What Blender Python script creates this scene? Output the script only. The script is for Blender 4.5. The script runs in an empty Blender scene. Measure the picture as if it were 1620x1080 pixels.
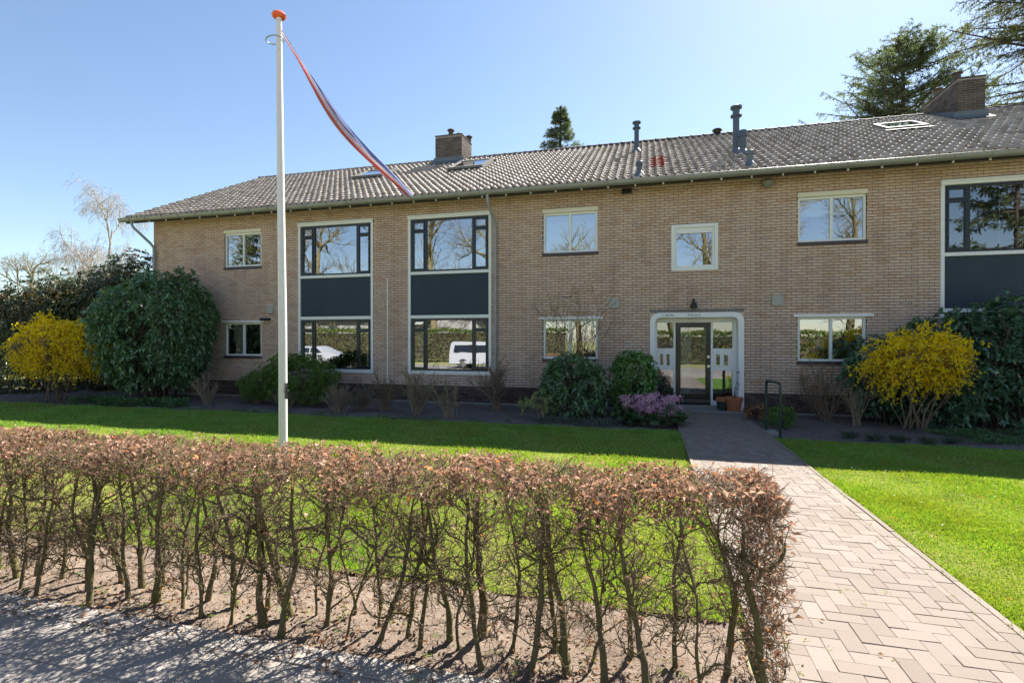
import bpy, bmesh, math, random
import numpy as np
from mathutils import Vector, Matrix

# ------------------------------------------------------------------ camera, sky, sun, exposure
sc = bpy.context.scene
RNG = np.random.default_rng(7)
random.seed(7)
rad = math.radians

cam_d = bpy.data.cameras.new("camera")
cam = bpy.data.objects.new("camera", cam_d)
sc.collection.objects.link(cam)
cam.location = (0, -13.5, 1.8)
cam.rotation_euler = (rad(90 - 0.235), 0, rad(14.733))
cam_d.sensor_width = 36
cam_d.lens = 18.035
cam_d.clip_start = 0.05
cam_d.clip_end = 2000
sc.camera = cam

SUN_EL, SUN_AZ = 47.0, 23.3          # azimuth measured from +Y towards +X
w = bpy.data.worlds.new("World")
sc.world = w
w.use_nodes = True
nt = w.node_tree
nt.nodes.clear()
sky = nt.nodes.new("ShaderNodeTexSky")
sky.sky_type = 'NISHITA'
sky.sun_disc = False
sky.sun_elevation = rad(SUN_EL)
sky.sun_rotation = rad(SUN_AZ)
sky.altitude = 0
sky.air_density = 1.0
sky.dust_density = 0.3
sky.ozone_density = 1.3
bg = nt.nodes.new("ShaderNodeBackground")
bg.inputs[1].default_value = 0.05
wo = nt.nodes.new("ShaderNodeOutputWorld")
nt.links.new(sky.outputs[0], bg.inputs[0])
nt.links.new(bg.outputs[0], wo.inputs[0])

sd = bpy.data.lights.new("sun", 'SUN')
sd.energy = 4.15
sd.angle = rad(0.5)
sd.color = (1.0, 0.95, 0.87)
sun = bpy.data.objects.new("sun", sd)
sc.collection.objects.link(sun)
el, az = rad(SUN_EL), rad(SUN_AZ)
sdir = Vector((math.cos(el) * math.sin(az), math.cos(el) * math.cos(az), math.sin(el)))
sun.rotation_euler = (-sdir).to_track_quat('-Z', 'Y').to_euler()
sun.location = (5, 10, 30)

sc.view_settings.view_transform = 'Standard'
sc.view_settings.look = 'None'
sc.view_settings.gamma = 1.0
sc.view_settings.use_curve_mapping = False
sc.view_settings.exposure = 2.0

# ------------------------------------------------------------------ helpers
COL = sc.collection

def link(o, parent=None):
    COL.objects.link(o)
    if parent is not None:
        o.parent = parent
    return o

def tag(o, label=None, cat=None, group=None, kind=None):
    if label: o["label"] = label
    if cat: o["category"] = cat
    if group: o["group"] = group
    if kind: o["kind"] = kind
    return o

def empty(name, loc, label=None, cat=None, group=None, rz=0):
    o = bpy.data.objects.new(name, None)
    o.location = loc
    o.rotation_euler = (0, 0, rz)
    o.empty_display_size = 0.2
    link(o)
    return tag(o, label, cat, group)

def np_mesh(name, V, F, smooth=False):
    """F: int array (n,k), k = 3 or 4"""
    V = np.asarray(V, dtype=np.float32).reshape(-1, 3)
    F = np.asarray(F, dtype=np.int32)
    k = F.shape[1]
    me = bpy.data.meshes.new(name)
    me.vertices.add(len(V))
    me.vertices.foreach_set("co", V.ravel())
    me.loops.add(F.size)
    me.loops.foreach_set("vertex_index", F.ravel())
    me.polygons.add(len(F))
    me.polygons.foreach_set("loop_start", np.arange(0, F.size, k, dtype=np.int32))
    me.polygons.foreach_set("loop_total", np.full(len(F), k, dtype=np.int32))
    me.polygons.foreach_set("use_smooth", np.full(len(F), bool(smooth)))
    me.update(calc_edges=True)
    return me

def np_obj(name, V, F, mat, parent=None, smooth=False, kind=None):
    me = np_mesh(name, V, F, smooth)
    me.materials.append(mat)
    o = bpy.data.objects.new(name, me)
    link(o, parent)
    if parent is not None and parent.type == 'EMPTY':
        o.matrix_parent_inverse = Matrix.Translation(-parent.location) if parent.rotation_euler.z == 0 else parent_inv(parent)
    if kind: o["kind"] = kind
    return o

def parent_inv(p):
    return (Matrix.Translation(p.location) @ p.rotation_euler.to_matrix().to_4x4()).inverted()

class MB:
    """collects simple shapes into one mesh, in world coordinates"""
    def __init__(s): s.v = []; s.f = []
    def add(s, vs, fs):
        b = len(s.v); s.v += [tuple(p) for p in vs]
        s.f += [tuple(b + i for i in q) for q in fs]; return s
    def box(s, x0, x1, y0, y1, z0, z1):
        return s.add([(x0,y0,z0),(x1,y0,z0),(x1,y1,z0),(x0,y1,z0),(x0,y0,z1),(x1,y0,z1),(x1,y1,z1),(x0,y1,z1)],
              [(0,3,2,1),(4,5,6,7),(0,1,5,4),(1,2,6,5),(2,3,7,6),(3,0,4,7)])
    def tube(s, pts, r, n=10, cap=True):
        V, F = tubes(np.array([pts], float), np.full((1, len(pts)), r) if np.isscalar(r) else np.array([r], float), n)
        b = len(s.v); s.v += [tuple(p) for p in V]
        s.f += [tuple(int(b + i) for i in q) for q in F]
        if cap:
            s.f.append(tuple(b + i for i in range(n))[::-1]); s.f.append(tuple(b + (len(pts)-1)*n + i for i in range(n)))
        return s
    def lathe(s, c, prof, n=20):
        """prof: list of (r, z); around vertical axis at c"""
        b = len(s.v)
        for r, z in prof:
            for i in range(n):
                a = 2*math.pi*i/n
                s.v.append((c[0]+r*math.cos(a), c[1]+r*math.sin(a), c[2]+z))
        for j in range(len(prof)-1):
            for i in range(n):
                k = (i+1) % n
                s.f.append((b+j*n+i, b+j*n+k, b+(j+1)*n+k, b+(j+1)*n+i))
        s.f.append(tuple(b+i for i in range(n))[::-1]); s.f.append(tuple(b+(len(prof)-1)*n+i for i in range(n)))
        return s
    def obj(s, name, mat, parent=None, smooth=False, bevel=0, kind=None):
        me = bpy.data.meshes.new(name)
        me.from_pydata(s.v, [], s.f); me.update()
        if bevel:
            bm = bmesh.new(); bm.from_mesh(me)
            bmesh.ops.bevel(bm, geom=bm.edges[:], offset=bevel, segments=2, affect='EDGES', clamp_overlap=True)
            bm.to_mesh(me); bm.free()
        if smooth:
            for p in me.polygons: p.use_smooth = True
            try: me.set_sharp_from_angle(angle=rad(40))
            except Exception: pass
        me.materials.append(mat)
        o = bpy.data.objects.new(name, me)
        link(o, parent)
        if parent is not None and parent.type == 'EMPTY':
            o.matrix_parent_inverse = parent_inv(parent)
        if kind: o["kind"] = kind
        return o

def tubes(Pn, Rn, sides=5):
    Pn = np.asarray(Pn, float); N, K, _ = Pn.shape
    T = np.empty_like(Pn)
    T[:, 1:-1] = Pn[:, 2:] - Pn[:, :-2]; T[:, 0] = Pn[:, 1] - Pn[:, 0]; T[:, -1] = Pn[:, -1] - Pn[:, -2]
    T /= np.linalg.norm(T, axis=2, keepdims=True) + 1e-9
    ref = np.array([0.37, 0.61, 0.70])
    A = np.cross(T, ref); A /= np.linalg.norm(A, axis=2, keepdims=True) + 1e-9
    B = np.cross(T, A)
    a = np.linspace(0, 2*np.pi, sides, endpoint=False)
    V = Pn[:, :, None, :] + Rn[:, :, None, None]*(A[:, :, None, :]*np.cos(a)[None, None, :, None] + B[:, :, None, :]*np.sin(a)[None, None, :, None])
    idx = np.arange(N*K*sides).reshape(N, K, sides)
    nx = np.roll(idx, -1, axis=2)
    F = np.stack([idx[:, :-1], nx[:, :-1], nx[:, 1:], idx[:, 1:]], axis=-1).reshape(-1, 4)
    return V.reshape(-1, 3), F

def unit(a): return a/(np.linalg.norm(a, axis=-1, keepdims=True) + 1e-9)

def walk(P0, D0, L, K, wob, up=0.0, rng=RNG, droop=None):
    """random-walk polylines from P0 along D0 with length L; returns (N,K,3)"""
    N = len(P0); step = (np.asarray(L)*np.ones(N)/(K-1))[:, None]
    out = np.empty((N, K, 3)); out[:, 0] = P0
    d = unit(np.array(D0, float))
    for k in range(1, K):
        out[:, k] = out[:, k-1] + d*step
        d = d + rng.normal(0, wob, (N, 3)); d[:, 2] += up
        if droop is not None: d[:, 2] += droop*k
        d = unit(d)
    return out

def sample_on(poly, m, lo=0.3, hi=1.0, rng=RNG):
    """m random points on each polyline -> points, tangents (N*m,3) and parameter"""
    N, K, _ = poly.shape
    t = rng.uniform(lo, hi, (N, m))*(K-1)
    i = np.minimum(t.astype(int), K-2); f = (t - i)[..., None]
    a = np.take_along_axis(poly, i[..., None].repeat(3, 2), 1); b = np.take_along_axis(poly, (i+1)[..., None].repeat(3, 2), 1)
    return (a*(1-f)+b*f).reshape(-1, 3), unit(b-a).reshape(-1, 3), (t/(K-1)).reshape(-1)

def rdir(n, rng=RNG): return unit(rng.normal(0, 1, (n, 3)))

def leaves(P, D, L, W, rng=RNG, fold=0.25, droop=0.15, upref=(0, 0, 1), seg=1):
    """kite leaves from points P along D; 2 tris each (seg=1) or 4 (seg=2)"""
    n = len(P); D = unit(D); L = np.broadcast_to(L, (n,))[:, None]; W = np.broadcast_to(W, (n,))[:, None]
    up = np.broadcast_to(np.array(upref, float), (n, 3)) + rng.normal(0, .35, (n, 3))
    S = unit(np.cross(D, up)); Nn = np.cross(S, D)
    mid = P + D*L*.5; tip = P + D*L - Nn*L*droop
    l = mid - S*W*.5 + Nn*W*fold; r = mid + S*W*.5 + Nn*W*fold
    if seg == 1:
        V = np.stack([P, l, tip, r], 1).reshape(-1, 3)
        b = np.arange(n)[:, None]*4
        F = np.concatenate([b + np.array([[0, 2, 1]]), b + np.array([[0, 3, 2]])], 0)
        return V, F
    c = mid + Nn*L*droop*.1
    V = np.stack([P, l, c, r, tip], 1).reshape(-1, 3)
    b = np.arange(n)[:, None]*5
    F = np.concatenate([b + np.array([q]) for q in ([0, 2, 1], [0, 3, 2], [1, 2, 4], [2, 3, 4])], 0)
    return V, F

# ------------------------------------------------------------------ materials
MATS = {}
class NB:
    def __init__(s, name):
        s.m = bpy.data.materials.new(name); s.m.use_nodes = True
        s.t = s.m.node_tree; s.t.nodes.clear()
        s.o = s.n("ShaderNodeOutputMaterial")
    def n(s, typ, **kw):
        x = s.t.nodes.new(typ)
        for k, v in kw.items(): setattr(x, k, v)
        return x
    def l(s, a, b): s.t.links.new(a, b)
    def noise(s, scale, detail=3, rough=.55, vec=None):
        x = s.n("ShaderNodeTexNoise"); x.inputs["Scale"].default_value = scale
        x.inputs["Detail"].default_value = detail; x.inputs["Roughness"].default_value = rough
        s.l(vec if vec is not None else s.pos(), x.inputs["Vector"]); return x.outputs["Fac"]
    def pos(s):
        if not hasattr(s, "g"): s.g = s.n("ShaderNodeNewGeometry")
        return s.g.outputs["Position"]
    def rnd(s):
        s.pos()
        oi = s.n("ShaderNodeObjectInfo")
        a = s.n("ShaderNodeMath", operation='ADD'); s.l(s.g.outputs["Random Per Island"], a.inputs[0]); s.l(oi.outputs["Random"], a.inputs[1])
        f = s.n("ShaderNodeMath", operation='FRACT'); s.l(a.outputs[0], f.inputs[0]); return f.outputs[0]
    def ramp(s, fac, stops, interp='LINEAR'):
        r = s.n("ShaderNodeValToRGB"); r.color_ramp.interpolation = interp
        e = r.color_ramp.elements
        while len(e) < len(stops): e.new(0.5)
        for q, (p, c) in zip(e, stops): q.position = p; q.color = (*c, 1) if len(c) == 3 else c
        s.l(fac, r.inputs[0]); return r.outputs[0]
    def mix(s, fac, a, b, typ='MIX'):
        x = s.n("ShaderNodeMix", data_type='RGBA', blend_type=typ)
        for sock, v in ((x.inputs[0], fac), (x.inputs[6], a), (x.inputs[7], b)):
            if hasattr(v, "is_output"): s.l(v, sock)
            elif isinstance(v, (int, float)): sock.default_value = v
            else: sock.default_value = (*v, 1)
        return x.outputs[2]
    def mrange(s, fac, a, b, c, d):
        x = s.n("ShaderNodeMapRange"); s.l(fac, x.inputs[0])
        for i, v in zip((1, 2, 3, 4), (a, b, c, d)): x.inputs[i].default_value = v
        return x.outputs[0]
    def bump(s, h, strength=.3, dist=.01):
        b = s.n("ShaderNodeBump"); b.inputs["Strength"].default_value = strength; b.inputs["Distance"].default_value = dist
        s.l(h, b.inputs["Height"]); return b.outputs[0]
    def prin(s, col, rough=.6, spec=.5, normal=None, metal=0, trans=0, out=True, tint=(1.25, 1.2, .7)):
        p = s.n("ShaderNodeBsdfPrincipled")
        for k, v in (("Base Color", col), ("Roughness", rough), ("Specular IOR Level", spec), ("Metallic", metal)):
            if hasattr(v, "is_output"): s.l(v, p.inputs[k])
            elif k == "Base Color": p.inputs[k].default_value = (*v, 1)
            else: p.inputs[k].default_value = v
        if normal is not None: s.l(normal, p.inputs["Normal"])
        if trans:
            t = s.n("ShaderNodeBsdfTranslucent")
            if hasattr(col, "is_output"): s.l(s.mix(1.0, col, tint, 'MULTIPLY'), t.inputs[0])
            else: t.inputs[0].default_value = (*col, 1)
            mx = s.n("ShaderNodeMixShader"); mx.inputs[0].default_value = trans
            s.l(p.outputs[0], mx.inputs[1]); s.l(t.outputs[0], mx.inputs[2]); s.l(mx.outputs[0], s.o.inputs[0])
        elif out: s.l(p.outputs[0], s.o.inputs[0])
        return p

def plain(name, col, rough=.5, spec=.5, metal=0, var=.12, scale=6.0, bump=0.0):
    b = NB(name)
    n1 = b.noise(scale, 5)
    c = b.mix(n1, tuple(x*(1-var) for x in col), tuple(min(1, x*(1+var)) for x in col))
    r = b.mrange(b.noise(scale*4, 3), .3, .7, max(0, rough-.08), min(1, rough+.08))
    nm = b.bump(b.noise(scale*25, 3), bump, .004) if bump else None
    b.prin(c, r, spec, nm, metal)
    return b.m

def brick_mat(name, stops, stain=(.55, .5, .47)):
    b = NB(name)
    c = b.ramp(b.rnd(), stops)
    fine = b.noise(90, 4, .7)
    c = b.mix(b.mrange(fine, .4, .75, 0, .28), c, (.12, .085, .065))
    big = b.noise(.9, 4, .6)
    c = b.mix(b.mrange(big, .45, .75, 0, .4), c, stain, 'MULTIPLY')
    mp = b.n("ShaderNodeMapping"); mp.inputs["Scale"].default_value = (3.2, 3.2, .22); b.l(b.pos(), mp.inputs[0])
    st = b.noise(1.0, 5, .65, mp.outputs[0])
    c = b.mix(b.mrange(st, .5, .72, 0, .45), c, (.62, .58, .55), 'MULTIPLY')
    b.prin(c, .85, .25, b.bump(fine, .35, .003))
    return b.m

M = {}
M['brick'] = brick_mat("facade brick", [(0, (.60, .395, .285)), (.2, (.66, .465, .35)), (.45, (.70, .515, .405)), (.7, (.69, .515, .415)), (.9, (.64, .475, .39)), (1, (.56, .41, .35))], (.72, .69, .67))
M['plinth'] = brick_mat("plinth brick", [(0, (.075, .052, .052)), (.5, (.115, .08, .075)), (.85, (.15, .105, .09)), (1, (.05, .04, .042))])
M['chim'] = brick_mat("chimney brick", [(0, (.07, .055, .048)), (.5, (.12, .093, .08)), (1, (.17, .135, .115))])
M['mortar'] = plain("mortar", (.07, .052, .041), .95, .1, bump=.4, var=.25)
M['mortar_l'] = plain("mortar light", (.34, .30, .26), .95, .1, bump=.3)

def tile_mat(name, red=False):
    b = NB(name)
    st = [(0, (.30, .055, .03)), (1, (.40, .085, .045))] if red else [(0, (.34, .265, .20)), (.4, (.46, .365, .29)), (.75, (.54, .435, .35)), (1, (.60, .495, .405))]
    c = b.ramp(b.rnd(), st)
    n1 = b.noise(22, 5, .7)
    c = b.mix(b.mrange(n1, .5, .75, 0, .55), c, (.47, .42, .345) if not red else (.45, .16, .1))
    moss = b.noise(2.3, 4, .65)
    c = b.mix(b.mrange(moss, .60, .75, 0, .5), c, (.19, .15, .06))
    r = b.mrange(b.noise(35, 3), .3, .7, .60, .8)
    b.prin(c, r, .3, b.bump(n1, .3, .005))
    return b.m
M['tile'] = tile_mat("roof tile"); M['tile_red'] = tile_mat("red roof tile", True)
M['ridge'] = plain("ridge tile", (.09, .075, .072), .75, .25, var=.3, scale=9, bump=.2)
M['deck'] = plain("roof deck", (.04, .035, .03), .9)
M['zinc'] = plain("zinc", (.27, .275, .265), .48, .5, .35, var=.28, scale=3.5, bump=.08)
M['pipe'] = plain("grey pipe", (.30, .32, .335), .5, .5, .1, var=.2, scale=5)
M['darkpipe'] = plain("blue grey vent", (.085, .11, .14), .5, .5, var=.25, scale=7)
M['white'] = plain("white paint", (.80, .80, .79), .38, .5, var=.06, scale=2.5)
M['cream'] = plain("cream paint", (.76, .70, .56), .42, .5, var=.08, scale=2.5)
M['navy'] = plain("dark blue paint", (.014, .021, .030), .28, .5, var=.25, scale=4)
M['spandrel'] = plain("navy panel", (.024, .040, .064), .55, .35, var=.3, scale=1.6, bump=.5)
M['door'] = plain("black green door", (.008, .011, .012), .22, .5, var=.2)
M['sill'] = plain("sill tile", (.06, .042, .05), .45, .5, var=.25, scale=9)
M['concrete'] = plain("concrete", (.25, .24, .225), .9, .2, var=.25, scale=5, bump=.35)
M['terracotta'] = plain("terracotta", (.36, .135, .065), .75, .3, var=.25, scale=14, bump=.2)
M['plasticgreen'] = plain("dark green plastic", (.02, .035, .03), .5)
M['rackgreen'] = plain("green coated steel", (.008, .032, .030), .32, .5, var=.2)
M['black'] = plain("black", (.012, .012, .013), .45)
M['chrome'] = plain("brushed steel", (.6, .6, .58), .3, .5, .9)
M['curtain'] = plain("white curtain", (.66, .64, .60), .9, .1, var=.1)
M['blind'] = plain("white blind", (.72, .74, .76), .8, .2, var=.05)
M['slat'] = plain("brown blind slat", (.16, .135, .11), .5, .4)
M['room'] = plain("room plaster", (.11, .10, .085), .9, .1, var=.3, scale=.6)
M['lead'] = plain("lead flashing", (.15, .17, .19), .55, .4, .2, var=.3, scale=8)
M['skyframe'] = plain("skylight frame", (.16, .148, .13), .7, .25, 0)
M['vent'] = plain("vent grille", (.40, .385, .36), .6, .3, var=.15, scale=20)
M['signwhite'] = plain("sign white", (.78, .79, .80), .4)
M['render'] = plain("house render", (.40, .39, .37), .9, .1)
M['signtext'] = plain("sign text", (.02, .025, .05), .6)
M['polewhite'] = plain("white pole", (.72, .71, .70), .3, .5, var=.08, scale=2)
M['orange'] = plain("orange cap", (.75, .12, .035), .4)
M['rubber'] = plain("rubber", (.02, .02, .02), .8)
M['rope'] = plain("rope", (.6, .6, .6), .8)

def glass_mat(name, fac=.5, tint=(.62, .68, .68), wave=.02):
    b = NB(name)
    nm = b.bump(b.noise(1.7, 2), wave, .05)
    g = b.n("ShaderNodeBsdfGlossy"); g.inputs["Roughness"].default_value = .0; g.inputs["Color"].default_value = (.93, .96, 1, 1)
    b.l(nm, g.inputs["Normal"])
    t = b.n("ShaderNodeBsdfTransparent"); t.inputs[0].default_value = (*tint, 1)
    lw = b.n("ShaderNodeLayerWeight"); lw.inputs["Blend"].default_value = .25
    f = b.mrange(lw.outputs["Fresnel"], 0, 1, fac, 1)
    mx = b.n("ShaderNodeMixShader"); b.l(f, mx.inputs[0]); b.l(t.outputs[0], mx.inputs[1]); b.l(g.outputs[0], mx.inputs[2])
    b.l(mx.outputs[0], b.o.inputs[0]); return b.m
M['glass'] = glass_mat("window glass", .40, (.72, .76, .75), .012)
M['glass_d'] = glass_mat("door glass", .22)
M['glass_r'] = glass_mat("roof glass", .6)

def leaf_mat(name, stops, rough=.45, spec=.5, trans=.25, nscale=2.0, patch=False, tint=(1.25, 1.2, .7)):
    b = NB(name)
    c = b.ramp(b.rnd(), stops)
    c = b.mix(b.mrange(b.noise(nscale, 3), .35, .7, 0, .3), c, tuple(x*.55 for x in stops[0][1]))
    if patch:
        c = b.mix(b.mrange(b.noise(.75, 4, .6), .46, .68, 0, .75), c, (.24, .36, .07))
        c = b.mix(b.mrange(b.noise(1.9, 4, .6), .55, .7, 0, .6), c, (.07, .17, .03))
        c = b.mix(b.mrange(b.noise(4.5, 5, .7), .60, .72, 0, .7), c, (.46, .40, .20))
    b.prin(c, rough, spec, None, 0, trans, tint=tint)
    return b.m
M['rhodo'] = leaf_mat("rhododendron leaf", [(0, (.075, .155, .07)), (.5, (.13, .25, .115)), (.9, (.20, .34, .17)), (1, (.30, .40, .17))], .32, .9, .3)
M['rhodo2'] = leaf_mat("blue green rhododendron leaf", [(0, (.065, .145, .085)), (.5, (.12, .235, .14)), (1, (.20, .33, .20))], .32, .9, .3)
M['laurel'] = leaf_mat("tall shrub leaf", [(0, (.03, .06, .03)), (.5, (.06, .10, .045)), (.78, (.13, .14, .07)), (1, (.33, .19, .10))], .42, .5, .18)
M['camellia'] = leaf_mat("glossy round leaf", [(0, (.075, .17, .04)), (.6, (.15, .31, .075)), (1, (.26, .42, .12))], .28, .6, .15)
M['yew'] = leaf_mat("feathery green", [(0, (.08, .16, .03)), (.6, (.15, .26, .06)), (1, (.25, .35, .10))], .6, .3, .3)
M['fors'] = leaf_mat("forsythia flower", [(0, (.86, .62, .008)), (.5, (.93, .75, .015)), (1, (.95, .82, .05))], .7, .2, .45)
M['bud'] = leaf_mat("green bud", [(0, (.10, .16, .03)), (1, (.22, .28, .08))], .6, .3, .35)
M['pieris'] = leaf_mat("variegated leaf", [(0, (.14, .22, .05)), (.5, (.42, .46, .16)), (1, (.62, .60, .36))], .5, .4, .3)
M['bergleaf'] = leaf_mat("bergenia leaf", [(0, (.035, .085, .035)), (.7, (.075, .15, .06)), (1, (.16, .2, .07))], .33, .5, .15)
M['pink'] = leaf_mat("pink flower", [(0, (.58, .27, .52)), (.5, (.76, .44, .68)), (1, (.86, .62, .82))], .7, .2, .35)
M['cover'] = leaf_mat("ground cover leaf", [(0, (.05, .12, .04)), (.6, (.10, .2, .07)), (1, (.18, .28, .11))], .5, .4, .25)
M['grey_tuft'] = leaf_mat("grey green tuft", [(0, (.07, .10, .07)), (1, (.16, .20, .15))], .6, .3, .3)
M['needle'] = leaf_mat("fir needles", [(0, (.07, .11, .07)), (.5, (.14, .19, .115)), (1, (.24, .28, .16))], .55, .4, .4, .5)
M['needle2'] = leaf_mat("warm fir needles", [(0, (.05, .08, .035)), (.5, (.11, .145, .055)), (1, (.23, .22, .08))], .55, .4, .35, .5)
M['hedgeleaf'] = leaf_mat("street hedge leaf", [(0, (.06, .10, .018)), (.5, (.12, .18, .035)), (1, (.24, .27, .07))], .5, .4, .3, 1.2)
M['beech'] = leaf_mat("dry beech leaf", [(0, (.23, .125, .08)), (.3, (.38, .22, .15)), (.75, (.50, .325, .235)), (.94, (.60, .44, .34)), (1, (.70, .27, .06))], .65, .3, .38, 6, tint=(1.1, 1.0, .9))
M['litter'] = leaf_mat("leaf litter", [(0, (.13, .075, .045)), (.5, (.28, .15, .085)), (1, (.45, .24, .12))], .8, .2, .15, 6)
M['brownhedge'] = leaf_mat("brown hedge leaf", [(0, (.22, .115, .06)), (.6, (.40, .24, .14)), (1, (.5, .33, .2))], .8, .2, .3)
M['grass'] = leaf_mat("grass blade", [(0, (.14, .31, .065)), (.5, (.20, .42, .085)), (.85, (.27, .50, .10)), (1, (.45, .48, .22))], .5, .4, .34, 1.5, patch=True, tint=(1.75, 1.25, .25))

def bark(name, a, b_, scale=14, green=None):
    b = NB(name)
    n1 = b.noise(scale, 5, .7)
    c = b.ramp(n1, [(.3, a), (.7, b_)])
    if green is not None:
        c = b.mix(b.mrange(b.noise(3.5, 3), .35, .6, 0, .85), c, green)
    b.prin(c, .85, .2, b.bump(n1, .6, .006)); return b.m
M['bark_beech'] = bark("beech bark", (.085, .068, .04), (.18, .145, .095), 30, (.12, .112, .036))
M['twig'] = bark("beech twig", (.13, .092, .062), (.27, .205, .15), 20, (.17, .135, .07))
M['bark_dark'] = bark("dark bark", (.05, .038, .028), (.12, .095, .07))
M['bark_tan'] = bark("tan stem", (.19, .14, .10), (.36, .285, .21), 25)
M['bark_brown'] = bark("brown stem", (.15, .10, .072), (.29, .21, .155), 25)
M['bark_tree'] = bark("tree bark", (.12, .09, .05), (.27, .21, .13), 3, (.19, .17, .07))
M['bark_birch'] = bark("birch bark", (.22, .19, .16), (.50, .46, .42), 4)

def soil(name, a, b_, scale=12, h=.5):
    b = NB(name)
    n1 = b.noise(scale, 8, .65); n2 = b.noise(scale*7, 4, .7); n3 = b.noise(1.1, 3)
    c = b.ramp(n1, [(.3, a), (.72, b_)])
    c = b.mix(b.mrange(n2, .55, .75, 0, .5), c, tuple(min(1, x*1.5) for x in b_))
    c = b.mix(b.mrange(n3, .4, .7, 0, .35), c, tuple(x*.7 for x in a))
    ad = b.n("ShaderNodeMath", operation='ADD'); b.l(n1, ad.inputs[0]); b.l(n2, ad.inputs[1])
    b.prin(c, .95, .15, b.bump(ad.outputs[0], h, .03)); return b.m
M['bed'] = soil("bed soil", (.12, .098, .09), (.21, .178, .165), 14, .7)
M['sand'] = soil("sandy soil", (.165, .122, .092), (.275, .215, .168), 9, .7)
M['turf'] = soil("turf", (.13, .15, .02), (.22, .24, .04), 25, .6)
M['ground'] = soil("far ground", (.2, .21, .08), (.32, .30, .15), 2)
M['joint'] = soil("joint sand", (.155, .125, .092), (.225, .185, .145), 30, .4)
M['asphalt'] = soil("asphalt", (.20, .19, .18), (.30, .285, .27), 60, .3)

def paver_mat(name, stops, moss=True):
    b = NB(name)
    c = b.ramp(b.rnd(), stops)
    n1 = b.noise(26, 6, .7); n2 = b.noise(160, 3, .7)
    c = b.mix(b.mrange(n1, .45, .75, 0, .3), c, (.19, .15, .12))
    c = b.mix(b.mrange(n2, .5, .8, 0, .35), c, (.36, .30, .25))
    n3 = b.noise(1.3, 4, .6)
    c = b.mix(b.mrange(n3, .5, .75, 0, .35), c, (.19, .16, .115))
    b.prin(c, .9, .2, b.bump(n2, .35, .003)); return b.m
M['paver'] = paver_mat("path paver", [(0, (.175, .142, .118)), (.35, (.20, .165, .14)), (.7, (.215, .178, .152)), (1, (.24, .20, .172))])
M['slab'] = paver_mat("pavement slab", [(0, (.275, .25, .225)), (.5, (.295, .268, .242)), (1, (.315, .288, .26))])

# ------------------------------------------------------------------ ground, lawn, beds, path, pavement
def sheet(name, x0, x1, y0, y1, z, mat, nx=1, ny=1, amp=0.0, parent=None, kind='structure'):
    xs = np.linspace(x0, x1, nx+1); ys = np.linspace(y0, y1, ny+1)
    X, Y = np.meshgrid(xs, ys)
    Z = np.full_like(X, z)
    if amp:
        for k in range(5):
            fx, fy, ph = RNG.uniform(1.5, 9), RNG.uniform(1.5, 9), RNG.uniform(0, 6.3)
            Z += amp*.25*np.sin(fx*X+fy*Y+ph)
        Z += RNG.normal(0, amp*.35, Z.shape)
    V = np.stack([X, Y, Z], -1).reshape(-1, 3)
    i = np.arange((nx+1)*(ny+1)).reshape(ny+1, nx+1)
    F = np.stack([i[:-1, :-1], i[:-1, 1:], i[1:, 1:], i[1:, :-1]], -1).reshape(-1, 4)
    return np_obj(name, V, F, mat, parent, smooth=bool(amp), kind=kind)

PX0, PX1 = 0.61, 2.21           # path
sheet("ground", -400, 400, -400, 500, -0.06, M['ground'])
sheet("road", -120, 120, -20.5, -14.6, -0.04, M['asphalt'])
sheet("planting_bed_soil", -24, PX0, -3.1, -0.02, 0.005, M['bed'], 190, 30, .03)
sheet("planting_bed_soil", PX1, 12, -3.45, -0.02, 0.005, M['bed'], 80, 30, .03)
sheet("lawn_ground", -24, PX0-.05, -10.02, -3.05, 0.012, M['turf'], 60, 20, .01)
sheet("lawn_ground", PX1+.05, 13, -13.2, -3.42, 0.012, M['turf'], 40, 30, .01)
sheet("hedge_soil", -9, PX0-.06, -10.97, -9.98, 0.004, M['sand'], 260, 40, .018)

# individual pavers (the nearest) and the rest of the path as one part
def chamfer_box(x0, x1, y0, y1, z0, z1, c=.002):
    v = [(x0,y0,z0),(x1,y0,z0),(x1,y1,z0),(x0,y1,z0),(x0,y0,z1-c),(x1,y0,z1-c),(x1,y1,z1-c),(x0,y1,z1-c),
         (x0+c,y0+c,z1),(x1-c,y0+c,z1),(x1-c,y1-c,z1),(x0+c,y1-c,z1)]
    f = [(0,1,5,4),(1,2,6,5),(2,3,7,6),(3,0,4,7),(4,5,9,8),(5,6,10,9),(6,7,11,10),(7,4,8,11),(8,9,10,11)]
    return np.array(v, float), np.array(f)
def merge(parts):
    V, F, b = [], [], 0
    for v, f in parts:
        V.append(v); F.append(np.asarray(f)+b); b += len(v)
    return np.concatenate(V), np.concatenate(F)

path = sheet("path", PX0, PX1, -11.1, 0.02, 0.0262, M['joint'], 4, 40)
G = .0035
rects = []
ix0, ix1 = PX0+.05+.112, PX1-.05-.112
u = .1115
yy0, yy1 = -11.09, -.05
for jx in range(-2, 16):
    for jy in range(-2, int((yy1-yy0)/u)+3):
        k = (jx-jy) % 4
        if k == 0: r = (ix0+jx*u, ix0+(jx+2)*u, yy0+jy*u, yy0+(jy+1)*u)
        elif k == 3: r = (ix0+jx*u, ix0+(jx+1)*u, yy0+jy*u, yy0+(jy+2)*u)
        else: continue
        r = (max(r[0], ix0), min(r[1], ix1), max(r[2], yy0), min(r[3], yy1))
        if r[1]-r[0] > .03 and r[3]-r[2] > .03: rects.append(r)
for sx in (PX0+.05, PX1-.05-.112):
    for k in range(int((yy1-yy0)/.2225)):
        rects.append((sx, sx+.112, yy0+k*.2225, yy0+(k+1)*.2225))
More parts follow.
